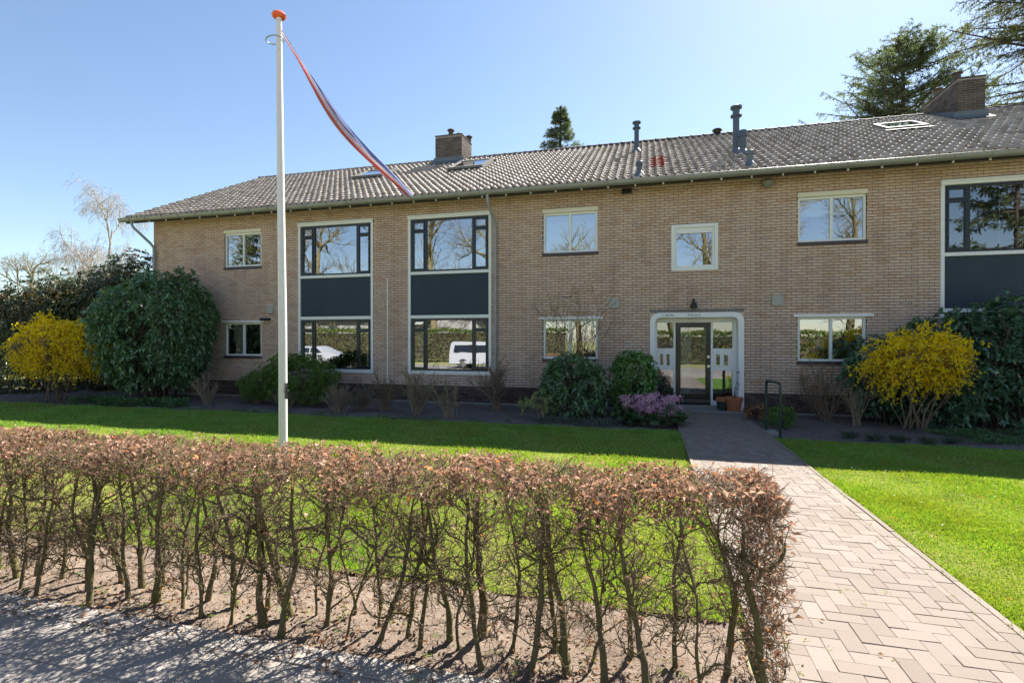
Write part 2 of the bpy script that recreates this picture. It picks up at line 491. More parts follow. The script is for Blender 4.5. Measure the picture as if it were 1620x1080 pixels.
def bx_dist(r): return math.hypot((r[0]+r[1])/2, (r[2]+r[3])/2+13.5)
def px_vis(r):
    x, y = (r[0]+r[1])/2, (r[2]+r[3])/2
    return y > -10.75 and (x > .78 or y > -4)
rects.sort(key=lambda r: (not px_vis(r), bx_dist(r)))
MESHC = {}
def paver_mesh(w_, h_):
    key = (round(w_, 3), round(h_, 3))
    if key not in MESHC:
        v, f = chamfer_box(-w_/2, w_/2, -h_/2, h_/2, -.05, 0)
        me = np_mesh("paver", v, f); me.materials.append(M['paver']); MESHC[key] = me
    return MESHC[key]
rest = []
for n_, r in enumerate(rects):
    z = .03+random.uniform(-.0022, .0022)
    if n_ < 300:
        o = bpy.data.objects.new("paver", paver_mesh(r[1]-r[0]-G, r[3]-r[2]-G))
        link(o, path)
        o.location = ((r[0]+r[1])/2+random.uniform(-.001, .001), (r[2]+r[3])/2, z)
        o.rotation_euler = (random.gauss(0, .005), random.gauss(0, .005), random.gauss(0, .008))
    else:
        rest.append(chamfer_box(r[0]+G/2, r[1]-G/2, r[2]+G/2, r[3]-G/2, -.02, z))
V, F = merge(rest); np_obj("far_pavers", V, F, M['paver'], path, kind='stuff')
mb = MB()
for k in range(11): mb.box(PX0, PX0+.046, -11.05+k+.002, -10.05+k-.002, -.05, .036+random.uniform(-.004, .004))
mb.obj("edging_kerb", M['paver'], path)
mb = MB()
for k in range(11): mb.box(PX1-.046, PX1, -11.05+k+.002, -10.05+k-.002, -.05, .036+random.uniform(-.004, .004))
mb.obj("edging_kerb", M['paver'], path)

pave = sheet("pavement", -9, PX0-.002, -14.5, -10.935, 0.0225, M['joint'])
S = .34
for j in range(9):
    for i in range(-15, 10):
        x0 = i*S + (S/2 if j % 2 else 0); y1 = -11.095 - j*S
        if y1-S < -14.5: continue
        if j == 0 and x0+S < PX0:
            if "border" not in MESHC:
                v, f = chamfer_box(-S/2+.002, S/2-.002, -.077, .077, -.05, 0, .003)
                me = np_mesh("paving_slab", v, f); me.materials.append(M['slab']); MESHC["border"] = me
            o = bpy.data.objects.new("paving_slab", MESHC["border"]); link(o, pave)
            o.location = (x0+S/2+.11, -11.015, .027+random.uniform(-.001, .001))
        v, f = chamfer_box(-S/2+.002, S/2-.002, -S/2+.002, S/2-.002, -.05, 0, .003)
        key = "slab"
        if key not in MESHC:
            me = np_mesh("paving_slab", v, f); me.materials.append(M['slab']); MESHC[key] = me
        o = bpy.data.objects.new("paving_slab", MESHC[key]); link(o, pave)
        o.location = (x0+S/2, y1-S/2, .026+random.uniform(-.0015, .0015))
        o.rotation_euler = (random.gauss(0, .003), random.gauss(0, .003), 0)
tag(MB().box(-120, 120, -14.62, -14.5, -.1, .03).obj("kerb", M['concrete']), kind='structure')

# ------------------------------------------------------------------ apartment building
BX0, BX1, ZTOP = -15.89, 11.2, 5.83
house = empty("apartment_building", (-2.3, 5.5, 0), "long two-storey brown brick apartment building with dark tiled gable roof", "building")

SMALL = [(-13.03, -11.64), (-2.69, -1.24), (3.46, 4.89)]
BIG = [(-10.30, -7.755), (-6.635, -4.14), (6.33, 8.87)]
openings = []
for a, b in SMALL:
    openings += [(a, b, 4.09, 5.26), (a, b, 1.28, 2.39)]
for a, b in BIG: openings.append((a, b, .815, 5.335))
openings.append((.59, 1.69, 3.51, 4.665))
openings.append((.075, 2.285, -.1, 2.47))

xs = sorted({BX0, BX1} | {v for o in openings for v in o[:2]})
zs = sorted({-.3, ZTOP} | {v for o in openings for v in o[2:] if v > -.05})
mb = MB()
def inside(x, z): return any(o[0] < x < o[1] and o[2] < z < o[3] for o in openings)
for i in range(len(xs)-1):
    j = 0
    while j < len(zs)-1:
        if inside((xs[i]+xs[i+1])/2, (zs[j]+zs[j+1])/2): j += 1; continue
        k = j
        while k < len(zs)-1 and not inside((xs[i]+xs[i+1])/2, (zs[k]+zs[k+1])/2): k += 1
        mb.box(xs[i], xs[i+1], .012, .30, zs[j], zs[k]); j = k
wall = mb.obj("wall", M['mortar'], house)

def sub(r, o):
    x0, x1, z0, z1 = r
    if o[0] >= x1 or o[1] <= x0 or o[2] >= z1 or o[3] <= z0: return [r]
    out = []
    if o[0] > x0: out.append((x0, o[0], z0, z1))
    if o[1] < x1: out.append((o[1], x1, z0, z1))
    a, b = max(x0, o[0]), min(x1, o[1])
    if o[2] > z0: out.append((a, b, z0, o[2]))
    if o[3] < z1: out.append((a, b, o[3], z1))
    return out
BL, BH, JT = .2235, .0675, .0125
full, cut, pl_full, pl_cut = [], [], [], []
for row in range(int((ZTOP-.03)/BH)+1):
    z0 = .03+row*BH; z1 = min(z0+BH-JT, ZTOP)
    if z1-z0 < .02: continue
    off = (BL/2 if row % 2 else 0)+random.uniform(-.008, .008)
    n_ = int((BX1-BX0)/BL)+2
    for c in range(-1, n_):
        x0 = BX0+c*BL+off; x1 = x0+BL-JT+.003
        r0 = (max(x0, BX0), min(x1, BX1), z0, z1)
        if r0[1]-r0[0] < .02: continue
        rs = [r0]
        for o in openings: rs = [q for r in rs for q in sub(r, o)]
        rs = [r for r in rs if r[1]-r[0] > .02 and r[3]-r[2] > .012]
        isfull = len(rs) == 1 and rs[0] == r0 and r0[1]-r0[0] > BL-JT-.001
        low = z0 < .46
        for r in rs:
            (pl_full if low else full).append(r) if isfull else (pl_cut if low else cut).append(r)
def brick_geo(r, y=None):
    y = random.gauss(0, .0016) if y is None else y
    x0, x1, z0, z1 = r; c = .003
    v = [(x0,.03,z0),(x1,.03,z0),(x1,.03,z1),(x0,.03,z1),(x0,y+c,z0),(x1,y+c,z0),(x1,y+c,z1),(x0,y+c,z1),(x0+c,y,z0+c),(x1-c,y,z0+c),(x1-c,y,z1-c),(x0+c,y,z1-c)]
    f = [(0,1,5,4),(1,2,6,5),(2,3,7,6),(3,0,4,7),(4,5,9,8),(5,6,10,9),(6,7,11,10),(7,4,8,11),(8,9,10,11)]
    return np.array(v, float), np.array(f)
def depth(x, z): return math.cos(rad(14.733))*13.5 - math.sin(rad(14.733))*x
def vis_b(r):
    x, z = r[0], r[2]
    return x < 7.6 and not (x > 4.4 and z < 3.0) and not (x > 3.3 and z < 1.2)
full.sort(key=lambda r: (not vis_b(r), depth(r[0], r[2])))
v, f = brick_geo((-(BL-JT+.003)/2, (BL-JT+.003)/2, -(BH-JT)/2, (BH-JT)/2), 0.0)
bme = np_mesh("brick", v, f); bme.materials.append(M['brick'])
for r in full[:300]:
    o = bpy.data.objects.new("brick", bme); link(o, wall)
    o.location = ((r[0]+r[1])/2, random.gauss(0, .0016), (r[2]+r[3])/2)
V, F = merge([brick_geo(r) for r in full[300:]+cut]); np_obj("wall_bricks", V, F, M['brick'], wall, kind='stuff')
V, F = merge([brick_geo(r) for r in pl_full+pl_cut]); np_obj("plinth_bricks", V, F, M['plinth'], wall, kind='stuff')
MB().box(BX0-.01, .07, -.03, .02, -.1, .055).box(2.29, BX1, -.03, .02, -.1, .055).obj("foundation_strip", M['concrete'], wall)
# soldier course over the portal
mb = MB()
for k in range(28): mb.box(.082+k*.079, .082+k*.079+.07, -.013+random.uniform(-.002, .002), .02, 2.475, 2.555)
mb.obj("soldier_course", plain("grey lintel brick", (.20, .185, .18), .85, .2, var=.3, scale=12, bump=.3), wall)

MB().box(.0765, .2, .004, .03, 2.24, 2.469).obj("corner_infill", M['brick'], wall)
MB().box(2.16, 2.2835, .004, .03, 2.24, 2.469).obj("corner_infill", M['brick'], wall)
# other walls, floors and room faces
YB = 11.2
MB().box(BX0, BX1, YB-.3, YB, -.1, ZTOP).obj("rear_wall", M['mortar_l'], house)
for nm, x0, x1 in (("gable_wall", BX0, BX0+.28), ("gable_wall", BX1-.28, BX1)):
    mb = MB(); pr = [(.31, -.1), (YB-.31, -.1), (YB-.31, 5.62), (5.6, 8.70), (.31, 5.86)]
    mb.add([(x0, y, z) for y, z in pr]+[(x1, y, z) for y, z in pr], [(4,3,2,1,0), (5,6,7,8,9)]+[(i, (i+1) % 5, 5+(i+1) % 5, 5+i) for i in range(5)])
    mb.obj(nm, M['brick'], house)
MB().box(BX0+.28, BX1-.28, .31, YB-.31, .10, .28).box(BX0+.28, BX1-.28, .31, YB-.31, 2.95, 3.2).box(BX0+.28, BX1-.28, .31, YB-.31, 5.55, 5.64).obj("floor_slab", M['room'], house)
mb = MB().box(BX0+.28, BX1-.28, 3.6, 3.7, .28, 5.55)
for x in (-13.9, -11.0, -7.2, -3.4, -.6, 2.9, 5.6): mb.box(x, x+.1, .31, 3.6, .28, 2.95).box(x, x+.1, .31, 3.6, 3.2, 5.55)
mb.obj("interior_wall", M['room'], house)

# ---- windows
def quad(x0, x1, y, z0, z1): return [(x0, y, z0), (x1, y, z0), (x1, y, z1), (x0, y, z1)]
def pane(parent, x0, x1, y, z0, z1, m='glass'):
    return MB().add(quad(x0, x1, y, z0, z1), [(0, 1, 2, 3)]).obj("pane", M[m], parent)
def ring(mb, x0, x1, y0, y1, z0, z1, w_):
    mb.box(x0, x0+w_, y0, y1, z0, z1).box(x1-w_, x1, y0, y1, z0, z1)
    mb.box(x0+w_, x1-w_, y0, y1, z0, z0+w_).box(x0+w_, x1-w_, y0, y1, z1-w_, z1); return mb
def part_empty(name, loc, parent):
    o = bpy.data.objects.new(name, None); o.location = loc; o.empty_display_size = .1
    COL.objects.link(o); o.parent = parent; o.matrix_parent_inverse = parent_inv(parent)
    return o
def sub_obj(mb, name, mat, pe, house=house, **kw):
    o = mb.obj(name, mat, None, **kw); o.parent = pe
    o.matrix_parent_inverse = Matrix.Translation(-Vector(pe.location)); return o
def sub_pane(pe, x0, x1, y, z0, z1, m='glass'):
    return sub_obj(MB().add(quad(x0, x1, y, z0, z1), [(0, 1, 2, 3)]), "pane", M[m], pe)

for a, b in SMALL:
    for up in (1, 0):
        z0, z1 = (4.09, 5.26) if up else (1.28, 2.39)
        W = part_empty("window", ((a+b)/2, .05, z0), house)
        bh = .105 if up else .065
        zt = z1-bh
        mb = ring(MB(), a+.002, b-.002, .035, .105, z0+.002, zt, .055)
        m_ = (a+b)/2
        mb.box(m_-.03, m_+.03, .037, .103, z0+.057, zt-.055)
        sub_obj(mb, "frame", M['white'], W, bevel=.004)
        sub_pane(W, a+.05, m_-.025, .075, z0+.05, zt-.05)
        sub_pane(W, m_+.025, b-.05, .075, z0+.05, zt-.05)
        if up: sub_obj(MB().box(a-.012, b+.012, -.028, .12, zt+.002, z1), "shutter_box", M['cream'], W, bevel=.005)
        else: sub_obj(MB().box(a-.10, b+.13, -.06, .12, zt+.002, z1), "lintel_board", M['white'], W, bevel=.006)
        mb = MB()
        n_ = 8
        for k in range(n_):
            x0 = a-.02+(b-a+.04)*k/n_
            mb.box(x0+.002, x0+(b-a+.04)/n_-.002, -.03+random.uniform(-.002, .002), .12, z0-.075, z0)
        sub_obj(mb, "sill", M['sill'], W)

a, b = .59, 1.69
W = part_empty("window", (1.14, 0, 3.51), house)
sub_obj(ring(MB(), a, b, -.03, .10, 3.51, 4.665, .085), "frame", M['white'], W, bevel=.006)
sub_obj(ring(MB(), a+.086, b-.086, .01, .09, 3.597, 4.58, .05).box(a+.137, b-.137, .0, .085, 4.44, 4.529), "sash", M['white'], W, bevel=.005)
sub_pane(W, a+.13, b-.13, .05, 3.64, 4.535)

for a, b in BIG:
    W = part_empty("window", ((a+b)/2, 0, .815), house)
    mb = MB()
    mb.box(a, a+.075, -.012, .11, .815, 5.22).box(b-.075, b, -.012, .11, .815, 5.22)
    mb.box(a, b, -.03, .12, 5.222, 5.29).box(a-.01, b+.03, -.05, .12, 5.291, 5.335)
    mb.box(a+.076, b-.076, -.014, .11, 3.645, 3.725).box(a+.076, b-.076, -.014, .11, 2.395, 2.485).box(a+.076, b-.076, -.02, .11, .817, .912)
    sub_obj(mb, "outer_frame", M['white'], W, bevel=.004)
    sub_obj(MB().box(a+.077, b-.077, .03, .08, 2.487, 3.643), "spandrel_panel", M['spandrel'], W)
    for z0, z1 in ((3.728, 5.218), (.915, 2.392)):
        x0, x1 = a+.078, b-.078
        s1, s2 = x0+.46, x1-.46
        zt = z1-.33
        mb = ring(MB(), x0, x1, .025, .095, z0, z1, .05)
        mb.box(s1-.03, s1+.03, .027, .093, z0+.051, z1-.051).box(s2-.03, s2+.03, .027, .093, z0+.051, z1-.051)
        sub_obj(mb, "frame", M['navy'], W, bevel=.004)
        for (p, q) in ((x0+.052, s1-.032), (s2+.032, x1-.052)):
            sub_obj(ring(MB(), p, q, .012, .08, zt+.012, z1-.053, .04), "vent_sash", M['navy'], W, bevel=.003)
            sub_obj(ring(MB(), p, q, .012, .08, z0+.053, zt-.012, .04), "sash", M['navy'], W, bevel=.003)
            sub_obj(MB().box(p, q, .03, .09, zt-.011, zt+.011), "transom", M['navy'], W)
        gm = 'glass_d' if a > 5 else 'glass'
        sub_pane(W, s1+.025, s2-.025, .065, z0+.045, z1-.045, gm)
        for (p, q) in ((x0+.08, s1-.06), (s2+.06, x1-.08)):
            sub_pane(W, p, q, .05, zt+.045, z1-.085, gm); sub_pane(W, p, q, .05, z0+.085, zt-.045, gm)

# ---- entrance: portal, side lights, door
def rrect(x0, x1, z0, z1, r, n=7):
    p = [(x0, z0)]
    for k in range(n+1): t = math.pi-(math.pi/2)*k/n; p.append((x0+r+r*math.cos(t), z1-r+r*math.sin(t)))
    for k in range(n+1): t = math.pi/2-(math.pi/2)*k/n; p.append((x1-r+r*math.cos(t), z1-r+r*math.sin(t)))
    p.append((x1, z0)); return p
o_, i_ = rrect(.078, 2.282, .05, 2.468, .22), rrect(.205, 2.155, .05, 2.345, .12)
n_ = len(o_); mb = MB()
V = [(x, -.035, z) for x, z in o_]+[(x, -.035, z) for x, z in i_]+[(x, .42, z) for x, z in o_]+[(x, .42, z) for x, z in i_]
Fq = []
for k in range(n_-1):
    Fq += [(k, k+1, n_+k+1, n_+k), (n_+k, n_+k+1, 3*n_+k+1, 3*n_+k), (k+1, k, 2*n_+k, 2*n_+k+1)]
PT = part_empty("door_portal", (1.18, 0, 0), house)
sub_obj(mb.add(V, Fq), "portal_frame", M['white'], PT)
# screen behind the portal
YS = .30
mb = MB()
mb.box(.206, .26, YS, YS+.08, .14, 2.344).box(.66, .71, YS, YS+.08, .14, 2.344).box(1.56, 1.61, YS, YS+.08, .14, 2.344).box(2.07, 2.154, YS, YS+.08, .14, 2.344)
for x0, x1 in ((.261, .659), (.711, 1.559), (1.611, 2.069)): mb.box(x0, x1, YS+.002, YS+.078, 2.23, 2.344)
for x0, x1 in ((.261, .659), (1.611, 2.069)):
    mb.box(x0, x1, YS+.002, YS+.078, .14, .26)
    d = (x1-x0)
    mb.box(x0, x1, YS+.003, YS+.07, 1.42, 1.57).box(x0, x1, YS+.003, YS+.07, 1.02, 1.13)
    for p, q in ((0, .17), (.36, .58), (.77, 1.0)): mb.box(x0+d*p, x0+d*q, YS+.003, YS+.07, 1.131, 1.419)
sub_obj(mb, "screen_frame", M['white'], PT, bevel=.003)
for x0, x1 in ((.261, .659), (1.611, 2.069)):
    sub_pane(PT, x0, x1, YS+.04, 1.57, 2.23, 'glass_d'); sub_pane(PT, x0, x1, YS+.04, .26, 1.02, 'glass_d')
    sub_pane(PT, x0, x1, YS+.05, 1.13, 1.42, 'glass_d')
sub_obj(MB().box(.0, 2.36, -.30, .10, -.1, .075).box(.21, 2.15, .10, .5, -.1, .14), "doorstep", M['concrete'], PT, bevel=.008)
sub_obj(MB().box(1.06, 1.20, YS-.09, YS, 2.25, 2.33), "porch_light", M['signwhite'], PT, bevel=.008)
for x0, x1, txt in ((.345, .665, "1, 29/29A"), (.965, 1.29, "29 B t/m E")):
    sub_obj(MB().box(x0, x1, -.043, -.0355, 2.362, 2.445), "number_plate", M['signwhite'], PT)
    cu = bpy.data.curves.new("house_number", 'FONT'); cu.body = txt; cu.size = .078; cu.align_x = 'CENTER'; cu.align_y = 'CENTER'; cu.extrude = .0012; cu.resolution_u = 3
    to = bpy.data.objects.new("t", cu); COL.objects.link(to)
    bpy.context.view_layer.update()
    me = bpy.data.meshes.new_from_object(to.evaluated_get(bpy.context.evaluated_depsgraph_get()))
    bpy.data.objects.remove(to)
    w0 = max(v.co.x for v in me.vertices)*2
    s_ = min(1.0, (x1-x0-.03)/w0)
    for v_ in me.vertices:
        c = v_.co.copy(); v_.co = ((x0+x1)/2+c.x*s_, -.0445-c.z, 2.4035+c.y)
    me.materials.clear(); me.materials.append(M['signtext'])
    o = bpy.data.objects.new("house_number", me); COL.objects.link(o); o.parent = PT
    o.matrix_parent_inverse = Matrix.Translation(-Vector(PT.location))
DR = part_empty("door", (1.135, YS, .14), house)
mb = ring(MB(), .712, 1.558, YS+.012, YS+.06, .30, 2.228, .125)
mb.box(.712, 1.558, YS+.012, YS+.06, .20, .299).box(.712, 1.558, YS-.01, YS+.06, .145, .198)
sub_obj(mb, "door_leaf", M['door'], DR, bevel=.003)
sub_pane(DR, .83, 1.44, YS+.04, .42, 2.11, 'glass_d')
for z in (1.36, 1.12): sub_obj(MB().box(1.475, 1.535, YS-.01, YS+.012, z-.03, z+.03).tube([(1.505, YS-.01, z), (1.505, YS-.04, z)], .012), "door_handle", M['chrome'], DR)
# hall behind the door
MB().box(.0, 2.4, 2.2, 2.3, .28, 2.9).obj("hall_wall", M['curtain'], house)

# ---- roof
EY, EZ, RY, RZ = -.53, 5.745, 5.6, 8.90
SL = math.hypot(RY-EY, RZ-EZ); RU = np.array([0, (RY-EY)/SL, (RZ-EZ)/SL]); RN = np.array([0, -RU[2], RU[1]])
RX0, RX1 = -16.50, 11.9
roof = MB()
for s_ in (0, 1):
    y0, y1 = (EY+.05, RY) if not s_ else (2*RY-EY-.05, RY)
    z0 = EZ-.06; z1 = RZ-.06
    roof.add([(RX0+.04, y0, z0), (RX1, y0, z0), (RX1, y1, z1), (RX0+.04, y1, z1), (RX0+.04, y0, z0-.12), (RX1, y0, z0-.12), (RX1, y1, z1-.12), (RX0+.04, y1, z1-.12)],
             [(0,1,2,3), (7,6,5,4), (0,4,5,1), (1,5,6,2), (2,6,7,3), (3,7,4,0)])
roof = roof.obj("roof", M['deck'], house)
TW, NR = .2, 20
TE = SL/NR
prof_u = np.linspace(0, 1, 9)
def prof_h(u_):  # pan followed by a roll
    return .031*np.cos(2*np.pi*(u_-.72)) + .012*np.cos(4*np.pi*(u_-.72))
def tile_geo():
    us = np.linspace(-.04, 1.04, 11); hs = prof_h(us)
    ln = TE*1.10
    low = [(u_*TW, 0, h+.030) for u_, h in zip(us, hs)]
    top = [(u_*TW, ln, h+.004) for u_, h in zip(us, hs)]
    lip = [(u_*TW, .004, h+.010) for u_, h in zip(us, hs)]
    V = np.array(low+top+lip, float); n = len(us)
    F = []
    for k in range(n-1):
        F += [(k, k+1, n+k+1, n+k), (2*n+k, 2*n+k+1, k+1, k)]
    return V, np.array(F)
TV, TF = tile_geo()
Rm = np.array([[1, 0, 0], RU, RN]).T
sky_rects = [(-6.62, -5.36, 3.0, 4.3), (-10.3, -9.1, 3.0, 4.1), (6.45, 7.45, 3.0, 3.95)]
holes = sky_rects
tiles = []
ncol = int((RX1-RX0)/TW)
for rrow in range(NR):
    for c in range(ncol):
        x = RX0+c*TW; base = np.array([x, EY, EZ])+RU*(rrow*TE)
        ymid = base[1]+TE*.45
        if any(h[0]-.02 < x+.1 < h[1]+.02 and h[2]-.08 < ymid < h[3]+.0 for h in holes): continue
        tiles.append((x, rrow, base))
redset = lambda x, r_: (0.02 < x+.1 < .46) and 4 <= r_ <= 8
tme = np_mesh("roof_tile", TV, TF, True); tme.materials.append(M['tile'])
rme = np_mesh("roof_tile", TV, TF, True); rme.materials.append(M['tile_red'])
rm4 = Matrix([[*Rm[0], 0], [*Rm[1], 0], [*Rm[2], 0], [0, 0, 0, 1]])
def tdepth(b): return (b[1]+13.5)*math.cos(rad(14.733)) - b[0]*math.sin(rad(14.733))
tiles.sort(key=lambda t: (t[0] > 7.9 + t[1]*.1, tdepth(t[2])))
cnt, restv = 0, []
for x, r_, base in tiles:
    red = redset(x, r_)
    if red or cnt < 288:
        if not red: cnt += 1
        o = bpy.data.objects.new("roof_tile", rme if red else tme); link(o, roof)
        o.matrix_local = Matrix.Translation(Vector(base+RN*random.uniform(-.002, .003))) @ rm4 @ Matrix.Rotation(random.gauss(0, .010), 4, 'X') @ Matrix.Rotation(random.gauss(0, .008), 4, 'Z')
        if red: o["label"] = "red clay replacement roof tile"
    else:
        v = TV.copy(); v[:, 2] += random.uniform(-.002, .003); v[:, 2] += v[:, 1]*random.gauss(0, .010); v[:, 0] += v[:, 1]*random.gauss(0, .008)
        restv.append((v @ Rm.T + base, TF))
V, F = merge(restv); np_obj("field_tiles", V, F, M['tile'], roof, smooth=True, kind='stuff')
mb = MB()
for k in range(int((RX1-RX0)/.40)+1):     # ridge caps
    x0 = RX0-.03+k*.40
    m2 = MB(); n_ = 9
    for j, (xx, rr) in enumerate(((x0, .125), (x0+.05, .128), (x0+.055, .112), (x0+.43, .105))):
        for i in range(n_):
            t = math.pi*(i/(n_-1)); m2.v.append((xx, RY-rr*1.05*math.cos(t), RZ-.045+rr*math.sin(t)))
    for j in range(3):
        for i in range(n_-1): m2.f.append((j*n_+i, j*n_+i+1, (j+1)*n_+i+1, (j+1)*n_+i))
    m2.f.append(tuple(range(n_)))
    m2.obj("ridge_tile", M['ridge'], roof, smooth=True)
MB().add([(RX0+.0, EY+.02, EZ-.13), (RX0+.0, RY, RZ-.13), (RX0+.0, RY, RZ+.02), (RX0+.0, EY+.02, EZ+.0), (RX0+.03, EY+.02, EZ-.13), (RX0+.03, RY, RZ-.13), (RX0+.03, RY, RZ+.02), (RX0+.03, EY+.02, EZ)],
         [(3,2,1,0), (4,5,6,7), (0,1,5,4), (1,2,6,5), (2,3,7,6), (3,0,4,7)]).obj("barge_board", M['cream'], roof)

# gutter
def gutter():
    n = 10; GY, GZ, r = -.575, 5.71, .082
    x0, x1 = RX0-.10, RX1
    mb = MB(); rows = []
    pr = [(GY+r*math.cos(math.pi+math.pi*k/n), GZ-.0+r*1.45*math.sin(math.pi+math.pi*k/n)*.95) for k in range(n+1)]
    pr = [(GY-r-.012, GZ+.004)]+pr+[(GY+r, GZ+.05)]
    inn = [(y*.93+GY*.07, z+.004) for y, z in pr][::-1]
    lp = pr+inn
    L_ = len(lp)
    mb.add([(x0, y, z) for y, z in lp]+[(x1, y, z) for y, z in lp], [(k, (k+1) % L_, L_+(k+1) % L_, L_+k) for k in range(L_)]+[tuple(range(L_))[::-1]])
    return mb
gut = gutter().obj("gutter", M['zinc'], house, smooth=True)
k = 0
x = RX0+.35
while x < BX1:
    ang = []
    mb = MB()
    for i in range(9):
        t = math.pi+math.pi*i/8
        ang.append((x, -.575+.088*math.cos(t), 5.708+.122*math.sin(t)))
    mb.tube(ang, .007, 5).obj("gutter_bracket", M['zinc'], gut)
    MB().tube([(x+.03, -.50, 5.62), (x+.03, -.49, 5.565)], .021, 8).obj("bracket_cap", M['white'], gut)
    x += .66
# down pipes
D1 = part_empty("downspout", (-15.78, -.06, 0), house)
sub_obj(MB().tube([(-16.12, -.57, 5.62), (-16.12, -.56, 5.50), (-16.10, -.50, 5.40), (-15.86, -.16, 4.98), (-15.80, -.075, 4.84), (-15.795, -.07, 4.7), (-15.795, -.07, .05)], .042, 12), "pipe", M['pipe'], D1, smooth=True)
D2 = part_empty("downspout", (-4.0, -.06, 0), house)
sub_obj(MB().tube([(-4.07, -.57, 5.62), (-4.07, -.56, 5.46), (-4.06, -.50, 5.36), (-4.02, -.17, 5.02), (-4.0, -.08, 4.86), (-4.0, -.07, 4.7), (-4.0, -.07, .12)], .04, 12), "pipe", M['pipe'], D2, smooth=True)
for z in (4.62, 3.45, 2.5, 1.4, .5): sub_obj(MB().tube([(-4.0, -.07, z-.018), (-4.0, -.07, z+.018)], .047, 12).box(-4.01, -3.99, -.03, .01, z-.01, z+.01), "pipe_clamp", M['zinc'], D2)
MB().tube([(-7.27, -.03, .56), (-7.27, -.03, 3.57)], .019, 8).obj("cable_conduit", M['white'], house)

# roof fittings
def on_roof(y): return EZ+(y-EY)*(RZ-EZ)/(RY-EY)
def chimney(x0, x1, y0, y1, ztop, pots):
    C = part_empty("chimney", ((x0+x1)/2, y0, on_roof(y0)), house)
    zb = on_roof(y0)-.35
    sub_obj(MB().box(x0+.01, x1-.01, y0+.01, y1-.01, zb, ztop-.005), "chimney_core", M['mortar_l'], C)
    gs = []
    r_ = 0; z = zb
    while z+BH <= ztop+.001:
        for (face, a, b) in (('y', x0, x1), ('x0', y0, y1), ('x1', y0, y1)):
            q = a-(BL/2 if r_ % 2 else 0)
            while q < b:
                p0, p1 = max(a, q), min(b, q+BL-JT)
                if p1-p0 > .02:
                    v, f = brick_geo((p0, p1, z, z+BH-JT), random.gauss(0, .002))
                    if face == 'y': v = v+np.array([0, y0, 0])
                    elif face == 'x0': v = np.stack([x0+v[:, 1], v[:, 0], v[:, 2]], 1); f = f[:, ::-1]
                    else: v = np.stack([x1-v[:, 1], v[:, 0], v[:, 2]], 1)
                    gs.append((v, f))
                q += BL
        z += BH; r_ += 1
    V, F = merge(gs)
    o = np_obj("chimney_bricks", V, F, M['chim'], None); o.parent = C; o.matrix_parent_inverse = Matrix.Translation(-Vector(C.location)); o["kind"] = 'stuff'
    sub_obj(MB().box(x0-.02, x1+.02, y0-.02, y1+.02, ztop, ztop+.035), "cap_slab", M['chim'], C, bevel=.006)
    # lead apron in front and stepped flashing
    zf = on_roof(y0)
    sub_obj(MB().add([(x0-.12, y0-.30, on_roof(y0-.30)+.075), (x1+.12, y0-.30, on_roof(y0-.30)+.075), (x1+.08, y0-.012, zf+.10), (x0-.08, y0-.012, zf+.10), (x0-.06, y0-.012, zf+.24), (x1+.06, y0-.012, zf+.24)], [(0,1,2,3), (3,2,5,4)])
            .add([(x0-.014, y0-.01, zf+.0), (x0-.014, y1, on_roof(min(y1, RY))), (x0-.014, y1, on_roof(min(y1, RY))+.18), (x0-.014, y0-.01, zf+.24)], [(0,1,2,3)]), "lead_flashing", M['lead'], C)
    for (px_, py_, r, h) in pots:
        sub_obj(MB().lathe((px_, py_, ztop+.035), [(r, 0), (r*.92, h*.55), (r*.8, h*.58), (r*.8, h*.66), (r*1.45, h*.70), (r*1.35, h*.78), (r*.4, h*.9), (r*.12, h), (.005, h*1.12)], 14), "chimney_pot", M['chim'], C, smooth=True)
    return C
chimney(-7.86, -6.78, 4.82, 5.95, 9.56, [(-7.33, 5.1, .10, .36), (-7.10, 5.3, .05, .26), (-6.86, 5.85, .10, .34)])
chimney(8.60, 9.27, 4.0, 5.95, 9.26, [(8.76, 4.35, .10, .36), (8.72, 5.3, .10, .34), (9.1, 5.5, .07, .3)])
def skylight(x0, x1, y0, y1):
    W = part_empty("skylight", ((x0+x1)/2, y0, on_roof(y0)), house)
    def pr(x, y, h): p = np.array([x, y, on_roof(y)])+RN*h; return tuple(p)
    mb = MB()
    for (a, b, c, d) in ((x0, x1, y0, y0+.10), (x0, x1, y1-.08, y1), (x0, x0+.07, y0+.1, y1-.08), (x1-.07, x1, y0+.1, y1-.08)):
        mb.add([pr(a, c, -.03), pr(b, c, -.03), pr(b, d, -.03), pr(a, d, -.03), pr(a, c, .12), pr(b, c, .12), pr(b, d, .12), pr(a, d, .12)], [(0,3,2,1), (4,5,6,7), (0,1,5,4), (1,2,6,5), (2,3,7,6), (3,0,4,7)])
    sub_obj(mb, "skylight_frame", M['skyframe'], W)
    sub_obj(MB().add([pr(x0+.06, y0+.09, .10), pr(x1-.06, y0+.09, .10), pr(x1-.06, y1-.07, .10), pr(x0+.06, y1-.07, .10)], [(0,1,2,3)]), "pane", M['glass_r'], W)
    sub_obj(MB().add([pr(x0-.05, y0-.16, .085), pr(x1+.05, y0-.16, .085), pr(x1+.05, y0, .07), pr(x0-.05, y0, .07)], [(0,1,2,3)]), "apron", M['darkpipe'], W)
for s_ in sky_rects: skylight(*s_)
